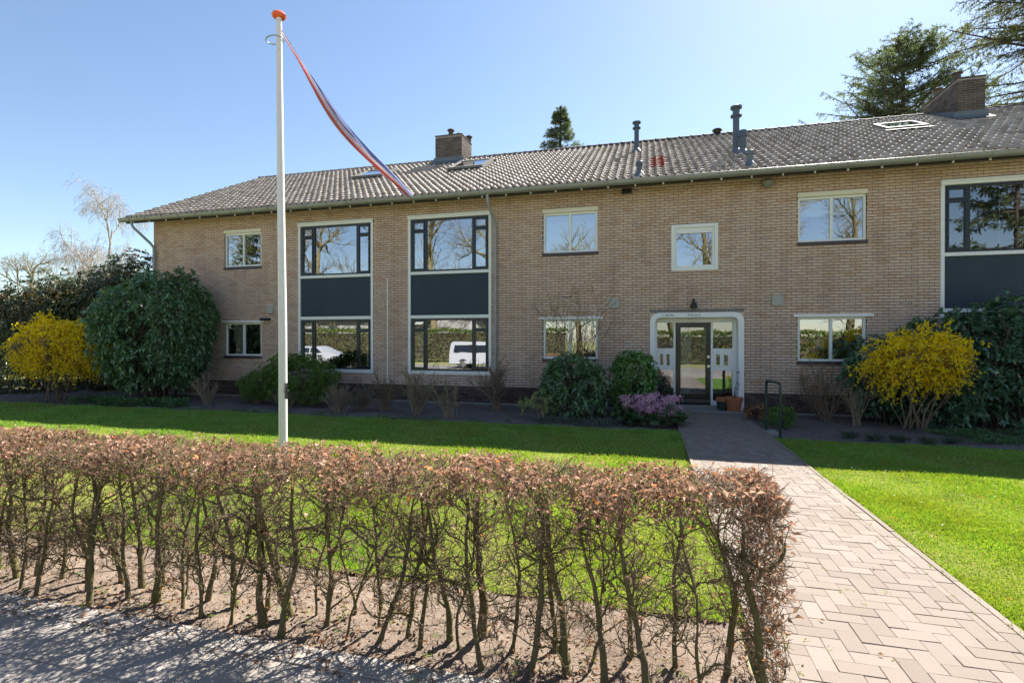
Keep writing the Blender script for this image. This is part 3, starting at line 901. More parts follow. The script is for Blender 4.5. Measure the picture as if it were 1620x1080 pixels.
def flue(x, y, h, r, caps=True, m='darkpipe'):
    P_ = part_empty("vent_pipe", (x, y, on_roof(y)), house)
    z = on_roof(y)-.05
    prof = [(r, 0), (r, h*.72), (r*1.05, h*.74)]
    if caps: prof += [(r*1.75, h*.76), (r*1.75, h*.79), (r*1.1, h*.82), (r*1.1, h*.90), (r*1.8, h*.93), (r*1.8, h*.97), (r*.9, h)]
    else: prof += [(r*1.35, h*.75), (r*1.35, h*.97), (r*1.2, h)]
    sub_obj(MB().lathe((x, y, z), prof, 16), "pipe", M[m], P_, smooth=True)
    sub_obj(MB().lathe((x, y, z-.05), [(r*2.6, 0), (r*2.2, .08), (r*1.3, .17), (r*1.02, .2)], 14), "flashing_collar", M['lead'], P_, smooth=True)
flue(-.33, 3.67, 1.02, .075)
flue(-.19, -.10, .38, .068, False)
flue(2.40, 1.95, 1.35, .085)
flue(2.53, 1.70, .66, .085, False)
flue(2.40, .0, .40, .075, False, 'lead')
MB().lathe((2.35, 5.55, 8.96), [(.12, 0), (.1, .06), (.17, .07), (.15, .11), (.02, .13)], 14).obj("ridge_vent", M['ridge'], house, smooth=True)

# wall fittings
def vent(x, z):
    W = part_empty("wall_vent", (x, 0, z), house)
    s_ = .125
    pts = rrect(x-s_, x+s_, z-s_, z+s_, .04, 4)
    pts = [(x-s_+.03, z-s_), (x-s_, z-s_+.03)]+pts[1:-1]+[(x+s_, z-s_+.03), (x+s_-.03, z-s_)]
    n = len(pts)
    sub_obj(MB().add([(a, -.05, b) for a, b in pts]+[(a, .0, b) for a, b in pts], [tuple(range(n))[::-1]]+[(i, (i+1) % n, n+(i+1) % n, n+i) for i in range(n)]), "housing", M['vent'], W)
    mb = MB()
    for k in range(9): mb.box(x-.092+k*.022, x-.092+k*.022+.009, -.062, -.05, z-.095, z+.095)
    sub_obj(mb, "louvre", M['darkpipe'], W)
    sub_obj(MB().lathe((0, 0, 0), [(.022, 0), (.022, .012), (.016, .016)], 10), "centre_cap", M['white'], W)
    o = W.children[-1]; o.matrix_parent_inverse = Matrix(); o.rotation_euler = (rad(90), 0, 0); o.location = (0, -.058, 0)
for x, z in ((-11.30, 2.74), (-.81, 2.74), (3.02, 2.73)): vent(x, z)
L_ = part_empty("wall_lamp", (1.12, 0, 2.64), house)
sub_obj(MB().lathe((1.12, -.09, 2.56), [(.02, 0), (.075, .01), (.085, .05), (.06, .12), (.03, .16), (.03, .24), (.01, .25)], 14).box(1.10, 1.14, -.09, 0, 2.73, 2.78), "lamp_body", M['black'], L_, smooth=True)
MB().box(-.62, -.38, -.13, 0, 5.52, 5.63).obj("nest_box", M['black'], house)
AW = part_empty("awning_motor", (-11.43, 0, 2.42), house)
sub_obj(MB().box(-11.62, -11.30, -.11, 0, 2.38, 2.46), "motor_box", M['black'], AW, bevel=.01)
MB().box(-11.12, -10.95, -.01, 0.0, 5.28, 5.46).obj("air_brick", M['vent'], house)
mb = MB().lathe((2.78, -.11, 5.42), [(.03, 0), (.10, .03), (.135, .09), (.13, .15), (.08, .19)], 14)
tag(mb.obj("bird_nest", M['concrete'], None, smooth=True), "round grey mud bird nest stuck under the gutter", "nest")

# curtains, blinds, ornaments
def curtain(name, label, x0, x1, y, z0, z1, waves, mat='curtain', pinch=0):
    n = waves*8; xs_ = np.linspace(0, 1, n+1); zs_ = np.linspace(z0, z1, 9)
    V = []
    for z in zs_:
        t = (z-z0)/(z1-z0)
        k = 1-pinch*math.exp(-((t-.22)/.16)**2)
        for u_ in xs_:
            V.append((x0+(x1-x0)*(.5+(u_-.5)*k), y+.025*math.sin(u_*waves*2*math.pi)*k, z))
    i = np.arange(len(V)).reshape(9, n+1)
    F = np.stack([i[:-1, :-1], i[:-1, 1:], i[1:, 1:], i[1:, :-1]], -1).reshape(-1, 4)
    F = np.concatenate([F, F[:, ::-1]+len(V)]); V2 = np.concatenate([np.array(V), np.array(V)+np.array([0, .004, 0])])
    o = np_obj(name, V2, F, M[mat], None, smooth=True)
    return tag(o, label, "curtain" if name == "curtain" else "blind")
curtain("curtain", "tied back white curtain in lower left small window, left half", -12.86, -12.45, .2, 1.30, 2.28, 4, pinch=.45)
curtain("curtain", "white curtain at right edge of lower left small window", -11.88, -11.68, .2, 1.30, 2.28, 2, pinch=.6)
curtain("curtain", "pale curtain hanging behind the entrance door glass", .80, 1.10, .55, .3, 2.2, 4)
curtain("curtain", "pale curtain at left side of the lower left tall window", -10.2, -9.85, .22, .95, 2.36, 4)
curtain("curtain", "pale curtain at right side of the lower left tall window", -8.1, -7.86, .22, .95, 2.36, 3)
curtain("curtain", "pale curtain at left side of the lower right tall window", -6.54, -6.25, .22, .95, 2.36, 3)
curtain("curtain", "pale curtain at left side of the upper left tall window", -10.2, -9.95, .22, 3.75, 5.18, 3)
curtain("curtain", "sheer curtain at left side of upper window by white conduit", -6.50, -6.15, .2, 3.75, 5.15, 4)
curtain("curtain", "sheer curtain at right side of upper window beside drainpipe", -4.55, -4.25, .2, 3.75, 5.15, 3)
def blind(label, x0, x1, y, z0, z1, mat='blind'):
    return tag(MB().box(x0, x1, y, y+.006, z0, z1).tube([(x0, y, z1), (x1, y, z1)], .025, 8).obj("roller_blind", M[mat]), label, "blind")
blind("pale blue roller blind filling upper window above the bare shrub", -2.62, -1.31, .16, 4.14, 5.08)
blind("white roller blind half down in upper window right of entrance", 3.53, 4.80, .16, 4.72, 5.09)
lace = MB()
for k in range(26): lace.box(-2.62+k*.05, -2.62+k*.05+.044, .138, .142, 4.93+.02*math.sin(k*1.3), 5.08)
tag(lace.obj("lace_valance", M['curtain']), "white lace valance above the pale blue roller blind", "valance")
vb = empty("venetian_blind", (7.6, .2, 3.75), "brown venetian blind behind the upper window at right edge", "blind")
mb = MB()
for k in range(46): z = 3.79+k*.03; mb.add([(6.46, .17, z), (8.75, .17, z), (8.75, .192, z+.012), (6.46, .192, z+.012)], [(0,1,2,3)])
mb.obj("slats", M['slat'], vb, kind='stuff')
MB().box(6.46, 8.75, .165, .20, 5.15, 5.19).obj("head_rail", M['slat'], vb)
for x in (6.9, 7.5, 8.2): MB().tube([(x, .16, 3.78), (x, .16, 5.16)], .003, 4).obj("ladder_cord", M['curtain'], vb)
tag(MB().lathe((4.62, .2, 1.29), [(.04, 0), (.07, .04), (.075, .12), (.04, .2), (.035, .22)], 14).obj("vase", plain("blue glaze", (.06, .22, .36), .25), None, smooth=True), "blue vase on the sill of lower window right of entrance", "vase")
tag(MB().box(3.86, 4.08, .2, .21, 1.55, 1.80).obj("paper_card", M['curtain'], None), "white card standing in lower window right of entrance", "card")

def orchid():
    e = empty("orchid", (1.86, .45, 1.57), "white orchid in a pot behind the right side light of the entrance", "plant")
    MB().lathe((1.86, .45, 1.57), [(.045, 0), (.06, .09), (.055, .09)], 12).obj("pot", M['terracotta'], e)
    MB().tube([(1.86, .45, 1.65), (1.87, .45, 1.9), (1.85, .43, 2.05), (1.80, .42, 2.08)], .004, 5).obj("stem", M['bud'], e)
    P_ = np.repeat(np.array([[1.82, .42, 2.06], [1.80, .42, 2.03], [1.84, .43, 1.8], [1.87, .43, 1.78], [1.85, .42, 1.75]]), 6, 0)
    V, F = leaves(P_, rdir(len(P_)), .05, .04); np_obj("flowers", V, F, M['white'], e)
orchid()

def sill_plant(label, x, z, r, h, seed, mat='camellia'):
    tag_o = leafy("potted_plant", label, (x, .26, z+.10), (r, r*.6, h), 60, 6, .06, .025, mat, seed, cat="plant", stems=3, base=0, shell=.3)
    MB().lathe((x, .26, z), [(.05, 0), (.07, .10), (.06, .10)], 14).obj("pot", M['terracotta'], tag_o, smooth=True)
def sill_plants():
    sill_plant("green pot plant inside the lower left tall window", -9.2, .93, .14, .3, 201)
    sill_plant("pot plant near right mullion of the lower right tall window", -4.9, .93, .12, .25, 202)
    sill_plant("leafy pot plant in left half of lower window right of entrance", 3.72, 1.32, .15, .45, 203)
    sill_plant("small pot plant on sill of the upper left tall window", -8.6, 3.75, .10, .2, 204)

# ------------------------------------------------------------------ flag pole and pennant
fp = empty("flagpole", (-4.46, -7.95, 0), "tall white flagpole with orange cap standing on the lawn behind the hedge", "flagpole")
bx, by = -4.46, -7.95
MB().tube([(bx, by, 0), (bx-.005, by, 2), (bx-.035, by, 4.2), (bx-.052, by, 5.86)], [.053, .051, .042, .034], 20).obj("pole", M['polewhite'], fp, smooth=True)
tx, ty = bx-.052, by
MB().lathe((tx, ty, 5.86), [(.03, 0), (.075, .012), (.088, .04), (.07, .065), (.02, .08)], 20).obj("cap", M['orange'], fp, smooth=True)
ringp = [(tx-.03+.115*math.cos(t)-.03, ty+.09*math.sin(t), 5.60+.012*math.cos(t)) for t in np.linspace(0, 2*math.pi, 22)]
MB().tube(ringp, .008, 6, False).obj("swivel_ring", M['pipe'], fp, smooth=True)
MB().tube([(tx+.05, ty-.02, 5.80), (tx+.055, ty-.03, 5.0), (bx+.07, by-.03, 1.2)], .003, 5).obj("halyard", M['rope'], fp)
MB().box(bx+.055, bx+.075, by-.03, by-.01, 1.05, 1.25).tube([(bx+.065, by-.06, 1.15), (bx+.065, by+.02, 1.15)], .008, 6).obj("cleat", M['black'], fp)

def pennant():
    n, m = 70, 15
    t = np.linspace(0, 1, n)
    A = np.array([tx+.05, ty-.03, 5.70]); Bp = np.array([-2.56, -8.25, 3.42])
    cx = A[0]+(Bp[0]-A[0])*(t*.82+.18*t**2)
    cz = A[2]+(Bp[2]-A[2])*(t**.97)-.07*np.sin(np.pi*t*.9)+.015*np.sin(9*t)
    cy = A[1]+(Bp[1]-A[1])*t+.05*np.sin(7*t)
    wd = .018+.108*np.clip(t*2.0, 0, 1)**.8
    wd *= 1-.35*np.clip((t-.85)/.15, 0, 1)
    ang = -.75+.55*np.sin(3.1*t+.4)+.35*np.sin(9*t)
    V = []
    for k in range(n):
        for j in range(m):
            s_ = (j/(m-1)-.5)*wd[k]
            fold = .03*math.sin(j*1.15+8*t[k])*min(1, t[k]*3)
            d = np.array([math.cos(ang[k])*.65, -math.sin(ang[k])*.75, math.cos(ang[k])*.55])
            V.append((cx[k]+d[0]*s_, cy[k]+d[1]*s_+fold, cz[k]+d[2]*s_+fold*.4))
    i = np.arange(n*m).reshape(n, m)
    F = np.stack([i[:-1, :-1], i[:-1, 1:], i[1:, 1:], i[1:, :-1]], -1).reshape(-1, 4)
    e = empty("pennant", tuple(A), "long red white and blue pennant blowing from the flagpole top", "flag")
    Fc = F.reshape(n-1, m-1, 4)
    def cloth(name, col):
        b = NB(name)
        p = b.prin(col, .75, .2, b.bump(b.noise(60, 3), .2, .003), 0, .4); return b.m
    for nm, a, b_, col in (("red_stripe", 0, 5, (.70, .19, .15)), ("white_stripe", 5, 10, (.85, .83, .83)), ("blue_stripe", 10, 14, (.14, .17, .36))):
        f = Fc[:, a:b_].reshape(-1, 4); us, inv = np.unique(f, return_inverse=True)
        np_obj(nm, np.array(V)[us], inv.reshape(-1, 4), cloth(nm, col), e, smooth=True)
pennant()

# ------------------------------------------------------------------ bike rack, pots
br = empty("bike_rack", (2.30, -2.88, 0), "dark green steel bicycle stand beside the path near the entrance", "bike rack")
p0, p1 = np.array([2.25, -2.58, 0]), np.array([2.36, -3.19, 0])
def bp(t, z): q = p0+(p1-p0)*t; return (q[0], q[1], z)
pts = [bp(0, -.05), bp(0, .8), bp(0, .92), bp(.03, .975), bp(.11, 1.0), bp(.89, 1.0), bp(.97, .975), bp(1, .92), bp(1, .8), bp(1, -.05)]
MB().tube(pts, .024, 12).obj("hoop", M['rackgreen'], br, smooth=True)
MB().tube([bp(.02, .70), bp(.98, .70)], .017, 10).obj("crossbar", M['rackgreen'], br, smooth=True)
MB().box(2.215, 2.42, -3.05, -2.45, -.02, .035).obj("base_tile", M['concrete'], br, bevel=.006)

pt = empty("flower_pot", (2.03, -.16, .075), "large terracotta pot with dry twigs at right of the doorstep", "pot")
MB().lathe((2.03, -.16, .075), [(.15, 0), (.185, .24), (.21, .245), (.215, .33), (.20, .335), (.17, .30)], 24).obj("pot_body", M['terracotta'], pt, smooth=True)
mb = MB()
for k in range(6):
    a = random.uniform(0, 6.28); q = (2.03, -.16, .34)
    mb.tube([q, (q[0]+.06*math.cos(a), q[1]+.06*math.sin(a), .60), (q[0]+.03+.16*math.cos(a), q[1]+.1*math.sin(a), .75+random.uniform(0, .38))], [.005, .004, .002], 5)
mb.obj("twigs", M['bark_dark'], pt)
Pq = np.array([[2.10, -.2, .62], [2.08, -.22, .52], [2.13, -.2, .74], [2.12, -.18, 1.02], [2.06, -.2, .43]]); V, F = leaves(np.repeat(Pq, 5, 0)+RNG.normal(0, .012, (25, 3)), rdir(25), .05, .03)
np_obj("dry_buds", V, F, M['black'], pt)
pt2 = empty("flower_pot", (1.80, -.06, .075), "dark green pot with clay rim behind the large terracotta pot", "pot")
MB().lathe((1.80, -.06, .075), [(.12, 0), (.15, .22)], 20).obj("pot_body", M['plasticgreen'], pt2, smooth=True)
MB().lathe((1.80, -.06, .295), [(.152, 0), (.165, .0), (.168, .09), (.15, .09)], 20).obj("pot_rim", M['terracotta'], pt2, smooth=True)

# ------------------------------------------------------------------ shrub builders
def lump(dirs, rng, n=9, amp=.22):
    r = np.ones(len(dirs))
    for _ in range(n):
        c = unit(rng.normal(0, 1, 3)); r += amp*np.maximum(0, (dirs @ c-.55)/.45)*rng.uniform(-1, 1)
    return r

def leafy(name, label, loc, R, n, per, L, W, mat, seed, cat="shrub", group=None, base=.05, stems=8, shell=.55, up=.35, seg=1, stem_mat='bark_dark', indiv=0, spread=.9, droop=.25, amp=.3, flat=0.0):
    """R = (rx, ry, height)"""
    rng = np.random.default_rng(seed)
    e = empty(name, loc, label, cat, group)
    d = rdir(n*2, rng); d = d[d[:, 2] > -.97][:n]
    rr = lump(d, rng, 14, amp)*rng.uniform(shell, 1.0, len(d))**.6
    hz = R[2]/2
    c = np.array(loc)+np.array([0, 0, base+hz])
    P_ = c+d*rr[:, None]*np.array([R[0], R[1], hz])
    out_ = rng.random(len(d)) < .07
    P_[out_] = c+(P_[out_]-c)*rng.uniform(1.02, 1.12, (int(out_.sum()), 1))
    lo = (d[:, 2] < 0)
    hor = unit(d[lo][:, :2])*(1-.35*d[lo][:, 2:3]**2)*rr[lo][:, None]*np.array([R[0], R[1]])
    P_[lo, :2] = c[:2]+hor
    P_[:, 2] = np.maximum(P_[:, 2], loc[2]+.06)
    fz = 6.0/max(R[0], .5)
    nz = np.sin(P_[:, 0]*fz+seed)+np.sin(P_[:, 1]*fz*1.1+P_[:, 2]*fz*.4)+np.sin(P_[:, 2]*fz*.9+2*seed+P_[:, 0]*fz*.5)
    kp = (nz > -1.25) | (rng.random(len(P_)) < .25)
    P_, d = P_[kp], d[kp]
    ax = unit(d*np.array([1, 1, .6])+np.array([0, 0, up])+rng.normal(0, .25, d.shape))
    a = np.repeat(ax, per, 0); PP = np.repeat(P_, per, 0)+rng.normal(0, L*.08, (len(a), 3))
    side = unit(np.cross(a, rng.normal(0, 1, a.shape)))
    D = unit(a*rng.uniform(.15, .7, (len(a), 1))+side*spread)
    Ls = L*rng.uniform(.7, 1.2, len(a)); Ws = W*rng.uniform(.75, 1.2, len(a))
    V, F = leaves(PP, D, Ls, Ws, rng, .15, droop, seg=seg)
    if indiv:
        k = 5 if seg == 2 else 4
        camp = np.array([0, -13.5, 1.8])
        dd = np.linalg.norm(PP-camp, axis=1)+(PP[:, 2] < .5)*5+((PP[:, 0] > PP[:, 1]*.2+7.9))*5
        order = np.argsort(dd)[:indiv]
        keep = np.ones(len(PP), bool); keep[order] = False
        tri = [[0, 2, 1], [0, 3, 2], [1, 2, 4], [2, 3, 4]] if seg == 2 else [[0, 2, 1], [0, 3, 2]]
        VV = V.reshape(-1, k, 3)
        for i in order:
            o = np_obj("leaf", VV[i], np.array(tri), M[mat], e)
        V = VV[keep].reshape(-1, 3); m_ = int(keep.sum()); b = np.arange(m_)[:, None]*k
        F = np.concatenate([b+np.array([q]) for q in tri], 0)
    np_obj("foliage", V, F, M[mat], e, kind='stuff')
    q = np.array(loc)+np.stack([rng.normal(0, R[0]*.12, stems), rng.normal(0, R[1]*.12, stems), np.zeros(stems)], 1)
    dd = unit(rng.normal(0, 1, (stems, 3))*np.array([R[0]*.32, R[1]*.32, .1])+np.array([0, 0, R[2]*.8]))
    pl = walk(q, dd, R[2]*.78, 8, .08, .05, rng)
    V1, F1 = tubes(pl, np.linspace(.03, .008, 8)[None].repeat(stems, 0)*max(.5, R[2]/2.5), 6)
    p2, t2, _ = sample_on(pl, 8, .2, .95, rng)
    pl2 = walk(p2, unit(t2+rdir(len(t2), rng)*.9), R[0]*.34, 5, .2, .05, rng)
    V2, F2 = tubes(pl2, np.linspace(.010, .003, 5)[None].repeat(len(pl2), 0)*max(.5, R[2]/2.5), 4)
    V, F = merge([(V1, F1), (V2, F2)]); np_obj("stems", V, F, M[stem_mat], e, smooth=True)
    return e

def bare(name, label, loc, h, spread, n, seed, buds=0, mat='bark_tan', twigs=5, cat="shrub", group=None, wob=.12, thick=.010, budmat='bud', lean=(0, 0)):
    rng = np.random.default_rng(seed)
    e = empty(name, loc, label, cat, group)
    q = np.array(loc)+np.stack([rng.normal(0, .05, n), rng.normal(0, .05, n), np.zeros(n)-.02], 1)
    a = rng.uniform(0, 2*np.pi, n); s_ = rng.uniform(.2, 1, n)*spread
    d = unit(np.stack([np.cos(a)*s_+lean[0], np.sin(a)*s_*.7+lean[1], np.full(n, h)], 1))
    pl = walk(q, d, h*rng.uniform(.6, 1.05, n), 9, wob, .02, rng)
    thick *= 1.3
    V1, F1 = tubes(pl, np.linspace(1, .3, 9)[None]*thick*rng.uniform(.6, 1.3, n)[:, None], 6)
    p2, t2, _ = sample_on(pl, twigs, .3, .98, rng)
    pl2 = walk(p2, unit(t2+rdir(len(t2), rng)*.75), h*.3*rng.uniform(.4, 1.1, len(p2)), 6, .18, .06, rng)
    V2, F2 = tubes(pl2, np.linspace(.5, .18, 6)[None].repeat(len(pl2), 0)*thick, 4)
    p3, t3, _ = sample_on(pl2, 3, .2, 1, rng)
    pl3 = walk(p3, unit(t3+rdir(len(t3), rng)*.8), h*.10, 4, .2, .05, rng)
    V3, F3 = tubes(pl3, np.linspace(.28, .12, 4)[None].repeat(len(pl3), 0)*thick, 3)
    V, F = merge([(V1, F1), (V2, F2), (V3, F3)]); np_obj("stems", V, F, M[mat], e, smooth=True)
    if buds:
        pa, ta, _ = sample_on(pl2, max(1, buds//len(pl2)), .2, 1, rng)
        V, F = leaves(pa, unit(ta+rdir(len(ta), rng)), rng.uniform(.025, .055, len(pa)), .02, rng)
        np_obj("buds", V, F, M[budmat], e, kind='stuff')
    return e

def forsythia(label, loc, R, n, seed, fl):
    rng = np.random.default_rng(seed)
    e = empty("forsythia", loc, label, "shrub", "flowering forsythia shrubs")
    st = 16
    q = np.array(loc)+np.stack([rng.normal(0, .12, st), rng.normal(0, .10, st), np.zeros(st)-.02], 1)
    a = rng.uniform(0, 2*np.pi, st)
    d = unit(np.stack([np.cos(a)*R[0]*.45, np.sin(a)*R[1]*.45, np.full(st, R[2]*.6)], 1))
    pl = walk(q, d, R[2]*.8, 9, .10, .02, rng)
    V1, F1 = tubes(pl, np.linspace(.015, .006, 9)[None].repeat(st, 0)*rng.uniform(.6, 1.3, st)[:, None], 6)
    # arching twigs ending on a rounded crown
    dd = rdir(n*3, rng); dd = dd[(dd[:, 2] > -.75)][:n]
    c = np.array(loc)+np.array([0, 0, R[2]*.58])
    tgt = c+dd*(lump(dd, rng, 16, .30)*np.where(rng.random(len(dd)) < .07, 1.18, rng.uniform(.55, 1.1, len(dd))))[:, None]*np.array([R[0], R[1], R[2]*.46])
    p2, t2, _ = sample_on(pl, (len(tgt)//st)+1, .45, 1, rng); p2 = p2[:len(tgt)]
    k = np.linspace(0, 1, 7)[None, :, None]
    bulge = (1-(2*k-1)**2)*.12*R[2]*np.array([0, 0, 1])
    pl2 = p2[:, None]*(1-k)+tgt[:, None]*k+bulge+rng.normal(0, .02, (len(tgt), 7, 3))*np.minimum(1, k*2)
    V2, F2 = tubes(pl2, np.linspace(.006, .002, 7)[None].repeat(len(pl2), 0), 4)
    V, F = merge([(V1, F1), (V2, F2)]); np_obj("stems", V, F, M['bark_brown'], e, smooth=True)
    m_ = fl//len(pl2)
    pa, ta, _ = sample_on(pl2, m_, .35, 1.0, rng)
    pa = pa+rng.normal(0, .018, pa.shape)
    V, F = leaves(pa, unit(rdir(len(pa), rng)+np.array([0, -.2, -.2])), rng.uniform(.04, .075, len(pa)), rng.uniform(.03, .05, len(pa)), rng, .3, .1)
    np_obj("flowers", V, F, M['fors'], e, kind='stuff')
    pa, ta, _ = sample_on(pl2, 2, .6, 1.0, rng)
    V, F = leaves(pa, unit(rdir(len(pa), rng)), .04, .015, rng); np_obj("young_leaves", V, F, M['bud'], e, kind='stuff')

sill_plants()
# planting along the facade
leafy("rhododendron", "huge round dark green rhododendron at the left end of the facade", (-14.05, -1.45, 0), (1.62, 1.4, 3.65), 2300, 9, .19, .056, 'rhodo', 11, seg=2, stems=12, shell=.62, amp=.2)
leafy("tall_shrub", "tall loose evergreen shrub with browned tips behind the left forsythia", (-18.7, 1.0, 0), (2.6, 1.7, 4.6), 3600, 9, .20, .055, 'laurel', 12, seg=2, stems=14, shell=.45, up=.6, amp=.4, droop=.5)
leafy("tall_shrub", "lower browned evergreen shrub at the far left edge behind the forsythia", (-22.0, .6, 0), (2.6, 1.6, 4.2), 2800, 9, .19, .055, 'laurel', 112, seg=2, stems=10, shell=.45, up=.6, amp=.4, droop=.5)
leafy("tall_shrub", "tall evergreen shrub filling the gap at the left building corner", (-17.1, 1.9, 0), (1.5, 1.4, 3.8), 900, 8, .18, .05, 'laurel', 13, seg=2, stems=8, shell=.3, up=.7, amp=.6, droop=.5)
forsythia("broad yellow flowering forsythia at the far left edge of the lawn", (-16.75, -2.3, 0), (1.68, .75, 2.5), 2200, 14, 62000)
for k, (x, y, z) in enumerate(((-17.4, -.9, 3.7), (-16.9, -.9, 3.55))):
    pass
leafy("feathery_shrub", "fresh green feathery shrub under the left tall window", (-9.3, -1.25, 0), (1.12, .75, 1.45), 2600, 7, .085, .018, 'yew', 15, shell=.3, up=.5, stems=10, amp=.4, stem_mat='bark_brown')
leafy("feathery_shrub", "smaller fresh green shrub left of the feathery one", (-10.6, -1.35, 0), (.62, .5, .85), 1100, 7, .075, .017, 'yew', 16, shell=.3, up=.5, stems=8, amp=.4, stem_mat='bark_brown')
bare("bare_shrub", "low leafless pruned shrub in front of the round rhododendron", (-11.75, -1.9, 0), .85, .75, 26, 17, 260, 'bark_tan', 4)
bare("hydrangea", "dense brown twiggy hydrangea left of the white conduit", (-7.35, -2.35, 0), .68, .5, 60, 18, 0, 'bark_tan', 5, wob=.08, thick=.007)
bare("lavender", "low grey twiggy lavender between two bare shrubs", (-6.85, -2.15, 0), .6, .45, 70, 19, 900, 'bark_brown', 5, thick=.005, budmat='grey_tuft')
bare("bare_shrub", "budding pruned shrub just below the white conduit", (-6.35, -1.85, 0), .95, .5, 26, 20, 500, 'bark_brown', 5)
bare("bare_shrub", "tall vase shaped pruned shrub under the right tall window", (-5.4, -2.05, 0), 1.05, .62, 28, 21, 420, 'bark_tan', 5, thick=.012)
bare("bare_shrub", "small thin pruned shrub at the lawn edge", (-4.35, -2.55, 0), .82, .4, 18, 22, 300, 'bark_tan', 5)
bare("bare_shrub", "knobbly pruned shrub in front of the middle drainpipe", (-3.68, -.95, 0), 1.25, .65, 14, 23, 250, 'bark_brown', 7, wob=.16, thick=.02)
bare("bare_shrub", "thin twigged shrub in front of the feathery green shrub", (-9.0, -2.2, 0), .6, .5, 24, 123, 60, 'bark_tan', 4, thick=.006)
leafy("rhododendron", "dark rhododendron under the middle small window", (-1.68, -1.5, 0), (.80, .65, 1.45), 520, 8, .17, .052, 'rhodo', 24, seg=2, stems=9, shell=.55, amp=.25)
bare("bare_shrub", "tall open budding shrub in front of the middle small window", (-1.75, -.75, 0), 3.15, 1.1, 14, 25, 1100, 'bark_brown', 6, wob=.07, thick=.007)
leafy("camellia", "glossy green camellia left of the entrance portal", (-.30, -.95, 0), (.58, .5, 1.5), 1150, 6, .085, .05, 'camellia', 26, seg=2, stems=7, shell=.45, amp=.35)
leafy("pieris", "small cream and green variegated shrub in front of the dark rhododendron", (-2.35, -2.15, 0), (.42, .3, .62), 70, 9, .08, .025, 'pieris', 27, stems=6, shell=.5, amp=.5, stem_mat='bark_brown')
leafy("heather", "grey green heather beside the left side light", (.28, -.65, 0), (.32, .3, .85), 700, 6, .05, .008, 'grey_tuft', 28, shell=.2, up=.9, stems=10, spread=.4)

def bergenia():
    rng = np.random.default_rng(29); loc = (.05, -2.3, 0)
    e = empty("bergenia", loc, "bergenia with pink flower heads and broad leaves beside the path", "plant")
    n = 190
    a = rng.uniform(0, 6.283, n); r = np.sqrt(rng.uniform(0, 1, n))
    P_ = np.stack([loc[0]+.66*r*np.cos(a), loc[1]+.50*r*np.sin(a), .10+.22*rng.uniform(0, 1, n)*(1-r*.4)], 1)
    D = unit(np.stack([np.cos(a), np.sin(a), rng.uniform(-.1, .7, n)], 1)+rng.normal(0, .3, (n, 3)))
    Vs, Fs = [], []
    S_ = unit(np.cross(D, np.array([0, 0, 1.])+rng.normal(0, .2, (n, 3)))); N_ = np.cross(S_, D)
    for i in range(n):
        L_ = rng.uniform(.14, .23); k = 9; th = np.linspace(0, 2*np.pi, k, endpoint=False)
        c = P_[i]+D[i]*L_*.5
        rim = [c+D[i]*math.cos(t)*L_*.55+S_[i]*math.sin(t)*L_*.42+N_[i]*(.02*math.sin(3*t+i)+.03*math.cos(t)**2*-1) for t in th]
        b = len(Vs); Vs += [c+N_[i]*-.012]+rim; Fs += [(b, b+1+j, b+1+(j+1) % k) for j in range(k)]
    np_obj("broad_leaves", np.array(Vs), np.array(Fs), M['bergleaf'], e, smooth=True, kind='stuff')
    m_ = 48
    a = rng.uniform(0, 6.283, m_); r = np.sqrt(rng.uniform(0, 1, m_))
    top = np.stack([loc[0]+.62*r*np.cos(a), loc[1]+.42*r*np.sin(a)-.03, rng.uniform(.24, .6, m_)], 1)
    bot = top*np.array([.9, 1, 0])+np.array([loc[0]*.1, 0, .05])
    k = np.linspace(0, 1, 5)[None, :, None]
    V, F = tubes(bot[:, None]*(1-k)+top[:, None]*k, np.full((m_, 5), .006), 5); np_obj("flower_stalks", V, F, M['bark_brown'], e, smooth=True)
    for i in range(m_):
        p = top[i]+rng.normal(0, 1, (42, 3))*np.array([.05, .05, .036])
        V, F = leaves(p, unit(rdir(42, rng)+np.array([0, 0, .2])), .036, .03, rng); np_obj("flower_head", V, F, M['pink'], e, kind='stuff')
bergenia()

# right of the path
bare("bare_shrub", "leafless vase shaped shrub under the lower window right of entrance", (3.85, -.75, 0), 1.25, .95, 30, 30, 120, 'bark_brown', 4, lean=(-.2, 0), thick=.012)
bare("bare_shrub", "short pale stemmed bare shrub left of the right forsythia", (4.22, -1.3, 0), .85, .4, 14, 31, 60, 'bark_tan', 4)
forsythia("open yellow flowering forsythia right of the entrance", (5.25, -1.45, 0), (1.12, .8, 2.0), 560, 32, 15000)
leafy("rhododendron", "large blue green rhododendron behind the right forsythia", (6.95, -.95, 0), (1.85, .85, 2.7), 1400, 8, .19, .062, 'rhodo2', 33, seg=2, stems=12, shell=.5, amp=.32, indiv=300)
leafy("rhododendron", "low spreading rhododendron foliage at left foot of the right forsythia", (4.95, -.7, 0), (.85, .55, 1.75), 420, 8, .16, .05, 'rhodo2', 34, seg=2, stems=6, shell=.5, amp=.35)
leafy("small_bush", "bright green small bush behind the bicycle stand", (2.62, -2.15, 0), (.26, .24, .42), 160, 7, .06, .035, 'yew', 35, stems=5, shell=.4)
leafy("red_leaf_plant", "dark red leaved low plant at the path edge", (2.35, -1.1, 0), (.32, .25, .26), 70, 7, .09, .045, 'litter', 36, stems=5, shell=.4)
